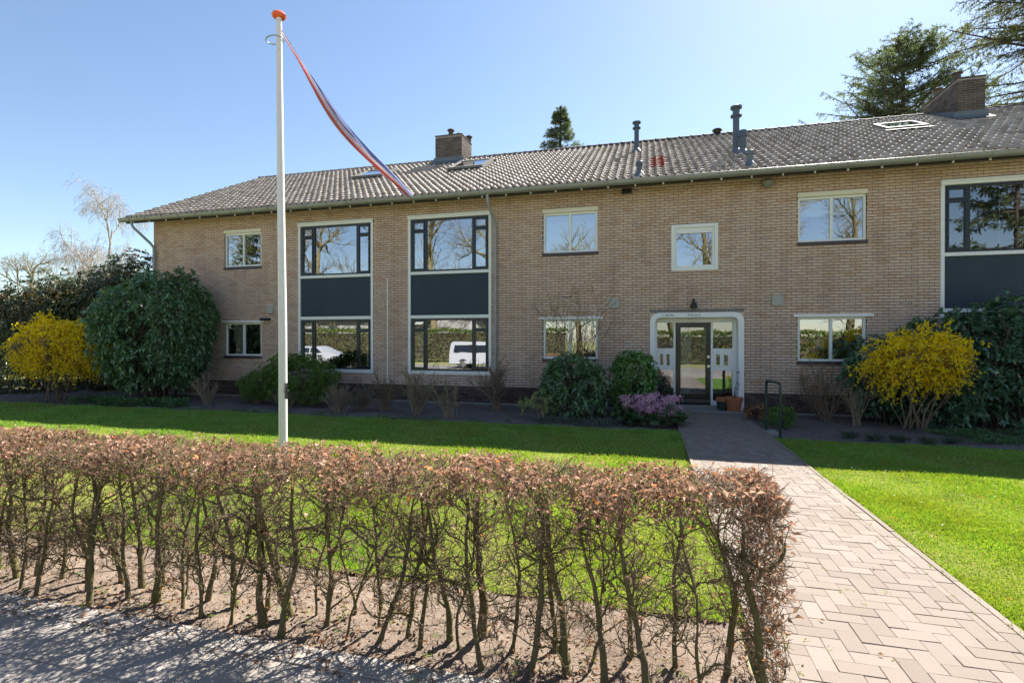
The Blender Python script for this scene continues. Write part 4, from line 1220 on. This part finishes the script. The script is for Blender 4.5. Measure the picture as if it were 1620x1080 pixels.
def tufts():
    rng = np.random.default_rng(40)
    k = 0
    words = ["leftmost", "second", "third", "fourth", "rightmost"]
    for i, (x, y) in enumerate(((3.87, -3.0), (4.2, -3.1), (4.60, -3.25), (5.05, -3.0), (3.55, -2.95))):
        pass
    for i, (x, y) in enumerate(((3.55, -2.95), (3.9, -3.05), (4.25, -3.12), (4.62, -3.25), (5.05, -3.05))):
        n = 130; a = rng.uniform(0, 6.283, n)
        P_ = np.stack([x+rng.normal(0, .05, n), y+rng.normal(0, .04, n), np.full(n, .01)], 1)
        D = np.stack([np.cos(a)*.6, np.sin(a)*.6, rng.uniform(.6, 1.2, n)], 1)
        V, F = leaves(P_, D, rng.uniform(.10, .2, n), .009, rng)
        tag(np_obj("grassy_tuft", V, F, M['grey_tuft']), words[i]+" of five grey green tufts in the bed right of the path", "plant", "tufts in the right bed")
tufts()
def cover(name, label, x0, x1, y0, y1, n, L, mat, seed, h=.08):
    rng = np.random.default_rng(seed)
    P_ = np.stack([rng.uniform(x0, x1, n), rng.uniform(y0, y1, n), rng.uniform(.0, h, n)], 1)
    s_ = np.sin(P_[:, 0]*5+seed)+np.sin(P_[:, 1]*7+P_[:, 0]*3); P_ = P_[s_ > -.5]
    V, F = leaves(P_, unit(rdir(len(P_), rng)+np.array([0, 0, .7])), rng.uniform(.6, 1.2, len(P_))*L, L*.5, rng)
    tag(np_obj(name, V, F, M[mat]), label, "ground cover", kind='stuff')
cover("ground_cover", "low green ground cover in the bed at the right edge", 5.2, 8.5, -2.95, -1.7, 5200, .06, 'cover', 41)
cover("ground_cover", "low green ground cover in front of the round rhododendron", -15.5, -11.9, -2.95, -2.3, 4200, .08, 'cover', 42, .2)
cover("ground_cover", "pale green sedum along the bed edge below the dark rhododendron", -3.0, -.5, -2.85, -2.4, 1500, .06, 'grey_tuft', 43, .12)
cover("ground_cover", "sparse green weeds along the bed edge below the tall windows", -11.5, -3.4, -3.05, -2.85, 900, .06, 'cover', 44, .06)
cover("ground_cover", "green strip of small plants beside the entrance steps", 2.3, 3.2, -1.9, -1.3, 300, .06, 'cover', 45, .07)

# ------------------------------------------------------------------ clipped beech hedge in front
def hedge():
    rng = np.random.default_rng(50)
    HX0, HX1, HY0, HY1, HZ = -7.2, .60, -10.97, -10.40, 1.08
    e = empty("beech_hedge", ((HX0+HX1)/2, -10.7, 0), "clipped beech hedge with bare twisted stems and brown dry top leaves", "hedge")
    xs_ = []
    x = HX1-.06
    while x > HX0: xs_.append(x); x -= rng.uniform(.075, .15)
    N = len(xs_)
    base = np.stack([np.array(xs_), np.where(np.arange(N) % 2 == 0, -10.80, -10.60)+rng.normal(0, .05, N), np.full(N, -.02)], 1)
    K = 13
    T = np.empty((N, K, 3)); T[:, 0] = base; d = unit(np.stack([rng.normal(0, .12, N), rng.normal(0, .08, N), np.ones(N)], 1))
    for k in range(1, K):
        T[:, k] = T[:, k-1]+d*(1.0/(K-1))*rng.uniform(.85, 1.0, (N, 1))
        d = d+rng.normal(0, .15, (N, 3))*np.array([1, .7, .3]); d[:, 2] += .28
        d[:, 1] -= (T[:, k, 1]+10.69)*.5
        d = unit(d)
    rb = .007+.016*rng.random(N)**1.5+np.where(rng.random(N) < .18, .007, 0)
    RT = rb[:, None]*np.linspace(1.15, .40, K)[None]*(1+.12*rng.normal(0, 1, (N, K)))
    RT[:, 0] *= 1.25
    def clampb(A):
        y0, y1 = HY0, HY1
        A[..., 1] = np.clip(A[..., 1], y0, y1); A[..., 2] = np.clip(A[..., 2], .02, HZ+.01); A[..., 0] = np.minimum(A[..., 0], HX1+.03)
        A += rng.normal(0, .004, A.shape); return A
    m1 = 15
    p1, t1, u1 = sample_on(T, m1, .14, 1, rng)
    d1 = unit(t1*.4+rdir(len(p1), rng)*np.array([1.1, .9, .35])+np.array([0, 0, .28]))
    L1 = clampb(walk(p1, d1, rng.uniform(.14, .38, len(p1)), 7, .30, .06, rng))
    R1 = np.linspace(1, .45, 7)[None]*rng.uniform(.003, .0065, len(p1))[:, None]
    big = rng.random(len(p1)) < .12
    R1[big] *= 2.0
    owner = np.repeat(np.arange(N), m1)
    for i in range(N):
        V, F = tubes(T[i:i+1], RT[i:i+1], 8)
        s_ = owner == i
        V2, F2 = tubes(L1[s_], R1[s_], 5)
        V, F = merge([(V, F), (V2, F2)]); np_obj("stem", V, F, M['bark_beech'], e, smooth=True)
    # twigs
    p2, t2, u2 = sample_on(L1, 8, .15, 1, rng)
    d2 = unit(t2*.6+rdir(len(p2), rng)+np.array([0, 0, .12]))
    L2 = clampb(walk(p2, d2, rng.uniform(.06, .2, len(p2)), 5, .38, .03, rng))
    R2 = np.linspace(1, .5, 5)[None]*rng.uniform(.0017, .0033, len(p2))[:, None]
    p3, t3, u3 = sample_on(L2, 2, .3, 1, rng)
    d3 = unit(t3*.6+rdir(len(p3), rng))
    L3 = clampb(walk(p3, d3, rng.uniform(.025, .08, len(p3)), 3, .4, .03, rng))
    R3 = np.linspace(1, .6, 3)[None]*rng.uniform(.0013, .0022, len(p3))[:, None]
    G_ = [tubes(L2, R2, 4), tubes(L3, R3, 3)]
    # dense sheared top and end
    nt_ = 13500
    P_ = np.stack([HX1-(HX1-HX0)*rng.random(nt_)**1.15, rng.uniform(HY0, HY1, nt_), HZ-.02-.17*rng.random(nt_)**1.6], 1)
    # rounded shoulders
    yc = (HY0+HY1)/2; ed = np.abs(P_[:, 1]-yc)/((HY1-HY0)/2); P_[:, 2] -= .06*np.maximum(0, ed-.6)**1.0*2
    wv = .02*np.sin(P_[:, 0]*5.1)+.015*np.sin(P_[:, 0]*13+1); P_[:, 2] += wv
    D_ = unit(rdir(nt_, rng)+np.array([0, 0, .75]))
    Lt = walk(P_, D_, rng.uniform(.04, .11, nt_), 3, .35, .1, rng); Lt[..., 2] = np.minimum(Lt[..., 2], HZ+.012+rng.normal(0, .006, Lt.shape[:2]))
    G_.append(tubes(Lt, np.linspace(1, .6, 3)[None]*rng.uniform(.0013, .003, nt_)[:, None], 3))
    ne = 1100
    Pe = np.stack([HX1-.14*rng.random(ne)**1.4, rng.uniform(HY0, HY1, ne), .12+.95*rng.random(ne)], 1)
    Le = walk(Pe, unit(rdir(ne, rng)+np.array([.55, 0, .2])), rng.uniform(.05, .13, ne), 3, .35, 0, rng)
    G_.append(tubes(Le, np.linspace(1, .6, 3)[None]*rng.uniform(.0013, .003, ne)[:, None], 3))
    V, F = merge(G_); np_obj("twigs", V, F, M['twig'], e, smooth=True, kind='stuff')
    # dry leaves and bud scales
    LP, LD, LL = [], [], []
    def put(p, n_len, outw=None):
        LP.append(p); LD.append(unit(rdir(len(p), rng)+np.array([0, 0, .25]))); LL.append(n_len)
    q, _, _ = sample_on(Lt, 2, .3, 1, rng); q = q[np.sin(q[:, 0]*17)+np.sin(q[:, 0]*7.3+2)+np.sin(q[:, 1]*23) > rng.uniform(-2.6, 1.2, len(q))]; put(q, .010+.036*rng.random(len(q))**1.8)
    q = Lt[rng.random(nt_) < .10][:, -1]; put(q, rng.uniform(.02, .04, len(q)))
    q, _, _ = sample_on(Le, 1, .4, 1, rng); q = q[rng.random(len(q)) < .6]; put(q, rng.uniform(.02, .045, len(q)))
    q = L3[rng.random(len(L3)) < .05][:, -1]; put(q, rng.uniform(.02, .05, len(q)))
    q = L2[rng.random(len(L2)) < .03][:, -1]; put(q, rng.uniform(.03, .06, len(q)))
    LLn = np.concatenate([np.broadcast_to(l, (len(p),)) for l, p in zip(LL, LP)])
    V, F = leaves(np.concatenate(LP), np.concatenate(LD), LLn, LLn*rng.uniform(.4, .62, len(LLn)), rng, .35, .3, seg=1)
    np_obj("dry_leaves", V, F, M['beech'], e, kind='stuff')
hedge()

# leaf litter, weeds, stones
def litter(label, n, x0, x1, y0, y1, seed, L=.035, z=.028, mat='litter', name="leaf_litter"):
    rng = np.random.default_rng(seed)
    P_ = np.stack([rng.uniform(x0, x1, n), y0+(y1-y0)*rng.random(n), np.full(n, z)+rng.uniform(0, .012, n)], 1)
    s_ = np.sin(P_[:, 0]*4.3+seed)+np.sin(P_[:, 0]*11+P_[:, 1]*9); P_ = P_[s_ > rng.uniform(-1.5, 1, n)]
    a = rng.uniform(0, 6.283, len(P_)); D = np.stack([np.cos(a), np.sin(a), rng.uniform(-.05, .25, len(P_))], 1)
    V, F = leaves(P_, D, rng.uniform(.5, 1.2, len(P_))*L, L*.5, rng, .3, .2)
    tag(np_obj(name, V, F, M[mat]), label, "leaf litter", kind='stuff')
litter("dry brown leaves fallen under the hedge", 3400, -7, .58, -11.15, -10.0, 60)
litter("dry leaves scattered on the paved path", 70, PX0+.1, PX1, -10.6, -1, 61, .03, .034)
litter("pale fallen bits on the dark bed soil", 260, -12, 8, -3.0, -.3, 62, .03, .02)
litter("dry leaves lying on the sunny lawn", 160, 2.3, 7, -11, -4, 63, .04, .05)
def weeds():
    rng = np.random.default_rng(64)
    c = np.stack([rng.uniform(-5, .5, 60), rng.uniform(-11.12, -10.5, 60)], 1)
    c2 = np.stack([rng.choice([PX0+.06, PX0+.17, PX1-.05, PX1-.16], 130)+rng.normal(0, .01, 130), rng.uniform(-10.6, -4, 130)], 1)
    c3 = np.stack([rng.uniform(PX0+.2, PX1-.2, 14), rng.uniform(-10.6, -8, 14)], 1)
    cc = np.concatenate([c, c2, c3]); k = 14
    P_ = np.repeat(np.column_stack([cc, np.full(len(cc), .024)]), k, 0)+rng.normal(0, .012, (len(cc)*k, 3))*np.array([1, 1, 0])
    V, F = leaves(P_, unit(rdir(len(P_), rng)*np.array([1, 1, .3])+np.array([0, 0, .6])), rng.uniform(.008, .026, len(P_)), .004, rng)
    tag(np_obj("joint_weeds", V, F, M['grass']), "small green weeds in the joints of the path and under the hedge", "weeds", kind='stuff')
    n = 1400
    P_ = np.stack([rng.uniform(-6, .55, n), rng.uniform(-11.1, -10, n), np.full(n, .012)], 1)
    s_ = rng.uniform(.003, .011, n)
    oc = np.array([[1,0,0],[-1,0,0],[0,1,0],[0,-1,0],[0,0,.7],[0,0,-.7]], float)
    V = (P_[:, None]+oc[None]*s_[:, None, None]*rng.uniform(.6, 1.3, (n, 6, 1))).reshape(-1, 3)
    f = np.array([[0,2,4],[2,1,4],[1,3,4],[3,0,4],[2,0,5],[1,2,5],[3,1,5],[0,3,5]])
    F = (np.arange(n)[:, None, None]*6+f[None]).reshape(-1, 3)
    tag(np_obj("pebbles", V, F, M['sand']), "small clods and pebbles on the sandy soil under the hedge", "pebbles", kind='stuff')
weeds()

# ------------------------------------------------------------------ grass
def grass(label, regions, seed):
    rng = np.random.default_rng(seed)
    Ps, Ls, Ws = [], [], []
    for (x0, x1, y0, y1, dens, L, W) in regions:
        n = int((x1-x0)*(y1-y0)*dens)
        p = np.stack([rng.uniform(x0, x1, n), rng.uniform(y0, y1, n), np.full(n, .006)], 1)
        keep = np.sin(p[:, 0]*2.1+1)+np.sin(p[:, 1]*2.7+p[:, 0])+np.sin(p[:, 0]*9+p[:, 1]*7)*.6 > rng.uniform(-3.2, .2, n)
        p = p[keep]; Ps.append(p)
        pt_ = .8+.25*np.sin(p[:, 0]*3+p[:, 1]*1.7)
        Ls.append(L*rng.uniform(.6, 1.25, len(p))*pt_); Ws.append(np.full(len(p), W))
    P_ = np.concatenate(Ps); n = len(P_)
    a = rng.uniform(0, 6.283, n); t = rng.uniform(.15, .9, n)
    D = np.stack([np.cos(a)*t, np.sin(a)*t, np.ones(n)], 1)
    V, F = leaves(P_, D, np.concatenate(Ls), np.concatenate(Ws), rng, .1, .25)
    tag(np_obj("grass", V, F, M['grass']), label, "grass", kind='stuff')
grass("short green lawn grass right of the path", [
    (PX1-.035, PX1+.1, -10.8, -3.4, 2600, .05, .006), (PX0-.1, PX0+.03, -10.0, -3.1, 1500, .05, .006), (PX1+.02, 4.6, -10.8, -8.3, 9000, .045, .006), (PX1+.02, 6.2, -8.3, -6.2, 6500, .047, .007),
    (PX1+.02, 7.5, -6.2, -3.4, 3600, .05, .009), (4.6, 8, -9.5, -8.3, 2500, .05, .009)], 70)
grass("short green lawn grass between the hedge and the facade beds", [
    (-5.6, PX0-.01, -10.02, -8.4, 5200, .045, .007), (-8.5, PX0-.01, -8.4, -6.0, 2600, .05, .010), (-15, PX0-.01, -6.0, -3.05, 1700, .055, .014), (-21, -8.5, -6, -3.0, 500, .06, .02)], 71)

def daisies():
    rng = np.random.default_rng(75); n = 150
    P_ = np.concatenate([np.stack([rng.uniform(2.4, 7, n), rng.uniform(-10.5, -3.6, n), np.full(n, .05)], 1), np.stack([rng.uniform(-13, .4, n), rng.uniform(-9.5, -3.3, n), np.full(n, .05)], 1)])
    V, F = leaves(np.repeat(P_, 4, 0), unit(rdir(len(P_)*4, rng)*np.array([1, 1, .2])), .012, .008, rng)
    tag(np_obj("daisies", V, F, M['signwhite']), "tiny white daisies scattered over the lawn", "flowers", kind='stuff')
daisies()

# ------------------------------------------------------------------ trees behind the house and to the left
def conifer(name, label, loc, H, R, seed, pw=.75, z0=.25, mat='needle', nb=150, dens=13, L=.24, cut=None, ragged=.4, sweep=0, group=None, per=11):
    rng = np.random.default_rng(seed)
    e = empty(name, loc, label, "tree", group)
    tr = walk(np.array([loc], float), np.array([[0, 0, 1.]]), H, 14, .015, .1, rng)
    V, F = tubes(tr, np.linspace(.018*H, .003*H, 14)[None], 9); np_obj("trunk", V, F, M['bark_dark'], e, smooth=True)
    u_ = z0+(1-z0)*rng.random(nb)**.85
    zi = u_*13; i = np.minimum(zi.astype(int), 12); f = (zi-i)[:, None]
    p = tr[0][i]*(1-f)+tr[0][i+1]*f
    a = rng.uniform(0, 6.283, nb)
    ln = R*(1-u_)**pw*rng.uniform(1-ragged, 1.15, nb)+.25
    d = np.stack([np.cos(a), np.sin(a), .25-.5*(1-u_)+rng.normal(0, .1, nb)], 1)
    pl = walk(p, d, ln, 8, .07, .02+sweep, rng)
    V1, F1 = tubes(pl, np.linspace(1, .2, 8)[None]*(.012*ln+.008)[:, None], 5)
    m_ = dens
    q, t_, uu = sample_on(pl, m_, .18, 1, rng)
    sd_ = unit(np.cross(t_, np.array([0, 0, 1.])))*rng.choice([-1, 1], len(q))[:, None]
    bl = np.repeat(ln, m_)*.28*(1.15-uu)+.18
    pl2 = walk(q, unit(t_*.7+sd_*.8+np.array([0, 0, -.22])+rng.normal(0, .15, q.shape)), bl, 5, .10, -.04, rng)
    V2, F2 = tubes(pl2, np.linspace(.008, .003, 5)[None].repeat(len(pl2), 0), 3)
    V, F = merge([(V1, F1), (V2, F2)]); np_obj("branches", V, F, M['bark_dark'], e)
    q, t_, _ = sample_on(pl2, per, .05, 1, rng)
    V, F = leaves(q, unit(t_*.8+rdir(len(q), rng)*.8+np.array([0, 0, -.1])), rng.uniform(.5, 1.1, len(q))*L, L*.2, rng, .2, .1)
    np_obj("crown", V, F, M[mat], e, kind='stuff')
    return e
conifer("spruce", "slender spruce top showing above the middle of the ridge", (-5.5, 20, 0), 16.75, 7.0, 80, 1.0, .45, 'needle', 260, 13, .17, ragged=.5)
conifer("fir", "broad dark fir rising behind the roof left of the right chimney", (12.7, 17.5, 0), 17.3, 7.4, 81, .45, .3, 'needle', 260, 26, .17, ragged=.6, sweep=.05, per=15)
conifer("fir", "large overhanging fir at the top right corner of the picture", (15.0, 9.0, 0), 22.0, 5.6, 82, .4, .40, 'needle2', 260, 40, .13, ragged=.45, sweep=-.01, per=15)

def bare_tree(H, seed, spread=.55, levels=4, kids=(7, 6, 5, 4), up=.05, wob=.11, thick=.022, droop=False):
    rng = np.random.default_rng(seed)
    tr = walk(np.zeros((1, 3)), np.array([[.03, .02, 1.]]), H*.8, 12, .07, .10, rng)
    G_ = [tubes(tr, np.linspace(H*thick, H*thick*.25, 12)[None], 9)]
    cur, ln, r = tr, H*.42, H*thick*.42
    for lv in range(levels):
        q, t_, u_ = sample_on(cur, kids[lv], .28 if lv == 0 else .25, 1, rng)
        d = unit(t_*.75+rdir(len(q), rng)*spread*1.3+np.array([0, 0, up*3 if not droop or lv < 2 else -.5]))
        L_ = ln*rng.uniform(.55, 1.1, len(q))*(1.15-.55*u_)
        K = 8 if lv < 2 else 5
        pl = walk(q, d, L_, K, wob, up if not droop or lv < 2 else -.35, rng)
        G_.append(tubes(pl, np.linspace(1, .35, K)[None]*r*rng.uniform(.6, 1.1, len(q))[:, None], 6 if lv < 1 else (4 if lv < 2 else 3)))
        cur, ln, r = pl, ln*.52, r*.44
    return merge(G_)
def put_tree(name, label, mesh_name, data, loc, mat, rz=0, s=1, group=None):
    e = empty(name, loc, label, "tree", group, rz)
    if mesh_name not in MESHC:
        me = np_mesh("trunk_and_branches", data[0], data[1], True); me.materials.append(M[mat]); MESHC[mesh_name] = me
    o = bpy.data.objects.new("trunk_and_branches", MESHC[mesh_name]); link(o, e); o.scale = (s, s, s)
    return e
t_birch = bare_tree(12.4, 90, .45, 5, (10, 8, 7, 5, 3), .05, .12, .014, droop=True)
put_tree("birch", "pale leafless weeping birch standing behind the shrubs left of the house", "birch", t_birch, (-39.2, 15, 0), 'bark_birch')
tA = bare_tree(11, 91, .7, 4, (9, 7, 6, 5), .05, .13, .02)
put_tree("bare_tree", "leafless rounded tree in the distance at the far left edge", "tA", tA, (-58, 22, 0), 'bark_tree', 0, 1.0, "bare trees")
put_tree("bare_tree", "leafless tree just left of the weeping birch in the distance", "tA", tA, (-60, 32, 0), 'bark_tree', 2, .95, "bare trees")
def mass(name, label, x0, x1, y0, y1, h, n, L, mat, seed, cat, wavy=.15, base=None):
    rng = np.random.default_rng(seed)
    e = empty(name, ((x0+x1)/2, (y0+y1)/2, 0), label, cat)
    w_, d_ = x1-x0, y1-y0
    side = rng.random(n); P_ = np.empty((n, 3))
    fr = side < .62
    hh = h*(1+wavy*np.sin(rng.random(n)*0))
    P_[:, 0] = rng.uniform(x0, x1, n)
    P_[:, 1] = np.where(fr, np.where(rng.random(n) < .5, y0, y1)+rng.normal(0, .08, n), rng.uniform(y0, y1, n))
    top = h*(1+wavy*(.5*np.sin(P_[:, 0]*.7+seed)+.5*np.sin(P_[:, 0]*1.9)))
    P_[:, 2] = np.where(fr, top*rng.random(n), top+rng.normal(0, .06, n))
    V, F = leaves(P_, rdir(n, rng), rng.uniform(.6, 1.2, n)*L, L*.55, rng)
    np_obj("foliage", V, F, M[mat], e, kind='stuff')
    mb = MB(); k = x0
    st = max(.4, w_/40)
    while k < x1-.2:
        mb.tube([(k+.2, (y0+y1)/2, -.05), (k+.2, (y0+y1)/2, h*.8)], .04, 6); k += st
    mb.box(x0+.15, x1-.15, y0+d_*.25, y1-d_*.25, .15, h*(1-wavy)-.15)
    mb.obj("stems", M['bark_dark'], e)
mass("evergreen_hedge", "dark evergreen hedge behind the left forsythia and tall shrubs", -30, -16.3, 3.0, 4.0, 2.6, 9000, .16, 'rhodo', 94, "hedge", .08)
mass("brown_hedge", "tall russet beech hedge in the distance left of the house", -62, -26, 9, 11, 4.3, 9000, .4, 'brownhedge', 95, "hedge", .12)

# ------------------------------------------------------------------ across the street (seen in the window panes)
mass("street_hedge", "long clipped evergreen hedge across the street reflected in the lower windows", -44, -6, -26.5, -24.8, 2.55, 26000, .16, 'hedgeleaf', 96, "hedge", .03)
mass("street_hedge", "second evergreen hedge across the street reflected in the entrance glass", -2, 30, -27, -25.2, 2.3, 16000, .2, 'hedgeleaf', 97, "hedge", .06)
def bungalow(label, x0, x1, y0, y1, eave, apex, wallm, gable_front=True):
    e = empty("bungalow", ((x0+x1)/2, (y0+y1)/2, 0), label, "house", "houses across the street")
    xm = (x0+x1)/2
    mb = MB()
    if gable_front:
        pr = [(x0, -.1), (x1, -.1), (x1, eave), (xm, apex), (x0, eave)]
        mb.add([(x, y1, z) for x, z in pr]+[(x, y0, z) for x, z in pr], [(4,3,2,1,0), (5,6,7,8,9)]+[(i, (i+1) % 5, 5+(i+1) % 5, 5+i) for i in range(5)])
        mb.obj("wall", M[wallm], e)
        s_ = (apex-eave)/(xm-x0); ov = .6
        for sg, xa in ((1, x0), (-1, x1)):
            MB().add([(xa-sg*ov, y1+.5, eave-s_*ov+.05), (xm, y1+.5, apex+.05), (xm, y0-.5, apex+.05), (xa-sg*ov, y0-.5, eave-s_*ov+.05), (xa-sg*ov, y1+.5, eave-s_*ov+.3), (xm, y1+.5, apex+.35), (xm, y0-.5, apex+.35), (xa-sg*ov, y0-.5, eave-s_*ov+.3)],
                     [(0,3,2,1), (4,5,6,7), (0,1,5,4), (1,2,6,5), (2,3,7,6), (3,0,4,7)]).obj("roof_slope", M['ridge'], e)
    else:
        mb.box(x0, x1, y0, y1, -.1, eave).obj("wall", M[wallm], e)
        MB().box(x0-.5, x1+.5, y0-.5, y1+.5, eave+.004, eave+.28).obj("roof", M['ridge'], e)
    for k in range(3):
        xw = x0+(x1-x0)*(.2+.25*k)
        MB().box(xw, xw+(x1-x0)*.14, y1, y1+.04, .9, 2.1).obj("window", M['navy'], e)
bungalow("white gabled house across the street reflected in the right tall window", -24.5, -15.0, -48, -38, 2.5, 5.6, 'render')
bungalow("long white flat roofed house across the street reflected in the left tall window", -42, -29, -46, -37, 3.9, 3.9, 'render', False)
bungalow("dark flat roofed carport across the street reflected in the left tall window", -27.5, -25.2, -42, -34, 3.2, 3.2, 'bark_dark', False)
tB = bare_tree(17, 92, .62, 4, (9, 7, 6, 4), .06, .12, .02)
tC = bare_tree(15, 93, .75, 4, (9, 7, 6, 4), .05, .13, .022)
spots = [(-45, -30, 'B', 1), (-37, -32, 'C', 1.1), (-30.5, -29, 'C', 1.1), (-25, -34, 'B', 1), (-18.6, -29.5, 'B', 1.05), (-13.5, -33, 'C', 1), (-6, -34, 'C', .9), (2.2, -29, 'B', 1), (4.6, -30, 'C', 1.1), (10, -28, 'C', 1.0), (15, -31, 'B', 1), (27, -31, 'C', 1)]
words = ["first", "second", "third", "fourth", "fifth", "sixth", "seventh", "eighth", "ninth", "tenth", "eleventh", "twelfth"]
for k, (x, y, t_, s_) in enumerate(spots):
    put_tree("street_tree", words[k]+" bare street tree from the left across the road, reflected in the panes", "t"+t_, tB if t_ == 'B' else tC, (x, y, -.05), 'bark_tree', k*1.7, s_, "bare trees across the street")
conifer("cedar", "evergreen tree across the road reflected in the upper left small window", (-33.5, -25, 0), 13, 4.5, 98, .75, .1, 'needle2', 110, 9, .4)

conifer("cedar", "dense evergreen tree across the road reflected in the upper window at right edge", (21.5, -24, 0), 15, 5.5, 99, .6, .05, 'needle', 150, 10, .4)

def vehicle(name, label, loc, prof, glass, wheels, width, mat, cat):
    e = empty(name, loc, label, cat)
    lx, ly, lz = loc; n = len(prof)
    rows = []
    for s_, k in ((-1, 0), (-.92, .0), (0, 0), (.92, 0), (1, 0)):
        pass
    V = []; ks = [(-.5, .0), (-.47, 1.0), (.47, 1.0), (.5, .0)]
    mb = MB()
    zc = sum(p[1] for p in prof)/n; xc = sum(p[0] for p in prof)/n
    def tum(z): return 1-.13*max(0, (z-.85))      # tumblehome
    sec = []
    for sy, ins in ((-.5, .06), (-.46, 0), (.46, 0), (.5, .06)):
        for x, z in prof:
            xx = x+(xc-x)*ins*.25; zz = z+(zc-z)*ins*.6
            V.append((lx+xx, ly+sy*width*tum(z), lz+zz))
    F = [tuple(range(n)), tuple(3*n+i for i in range(n))[::-1]]
    for j in range(3):
        for i in range(n): F.append((j*n+i, (j+1)*n+i, (j+1)*n+(i+1) % n, j*n+(i+1) % n))
    mb.add(V, F).obj("body", mat, e, smooth=True)
    for g in glass:
        for side in (-1, 1):
            MB().add([(lx+x, ly+side*(width*.5*tum(z)+.006), lz+z) for x, z in g], [tuple(range(len(g)))] if side < 0 else [tuple(range(len(g)))[::-1]]).obj("side_window", M['navy'], e)
    for wx, r in wheels:
        for side in (-1, 1):
            yw = ly+side*(width*.5-.12)
            wh = MB(); wh.tube([(lx+wx, yw-.11, lz+r), (lx+wx, yw+.11, lz+r)], r, 20); t = wh.obj("wheel", M['rubber'], e, smooth=True)
            MB().tube([(lx+wx, yw+side*.10, lz+r), (lx+wx, yw+side*.125, lz+r)], r*.62, 14).obj("rim", M['chrome'], t)
    xm = max(p[0] for p in prof); x0 = min(p[0] for p in prof)
    for side in (-1, 1):
        MB().box(lx+xm-.10, lx+xm+.012, ly+side*width*.36-.14, ly+side*width*.36+.14, lz+.62, lz+.78).obj("headlight", M['signwhite'], e)
        MB().box(lx+x0-.012, lx+x0+.08, ly+side*width*.40-.1, ly+side*width*.40+.1, lz+.75, lz+.95).obj("tail_light", M['orange'], e)
carpaint = plain("white car paint", (.45, .46, .48), .18, .6, var=.03)
vehicle("parked_van", "white camper van parked in the street, reflected in the right tall window", (-9.6, -17.4, -.04),
        [(-2.4, .3), (2.3, .3), (2.42, .55), (2.38, .85), (1.75, 1.05), (1.15, 1.62), (.9, 1.68), (-2.2, 1.70), (-2.35, 1.6), (-2.45, .9)],
        [[(-2.1, 1.05), (-.75, 1.05), (-.75, 1.48), (-2.05, 1.48)], [(-.65, 1.05), (.35, 1.05), (.35, 1.48), (-.65, 1.48)], [(.45, 1.05), (1.5, 1.08), (1.05, 1.48), (.45, 1.48)]],
        [(-1.5, .32), (1.5, .32)], 1.85, carpaint, "van")
vehicle("parked_car", "white hatchback parked in the street, reflected in the left tall window", (-21.6, -17.3, -.04),
        [(-1.95, .28), (1.95, .28), (2.05, .5), (1.98, .72), (1.35, .88), (.75, .95), (.05, 1.32), (-.3, 1.38), (-1.2, 1.36), (-1.8, 1.0), (-2.02, .7)],
        [[(-1.4, .95), (-.5, .95), (-.5, 1.27), (-1.15, 1.27)], [(-.4, .95), (.5, .95), (.0, 1.25), (-.4, 1.28)]],
        [(-1.25, .3), (1.25, .3)], 1.72, carpaint, "car")
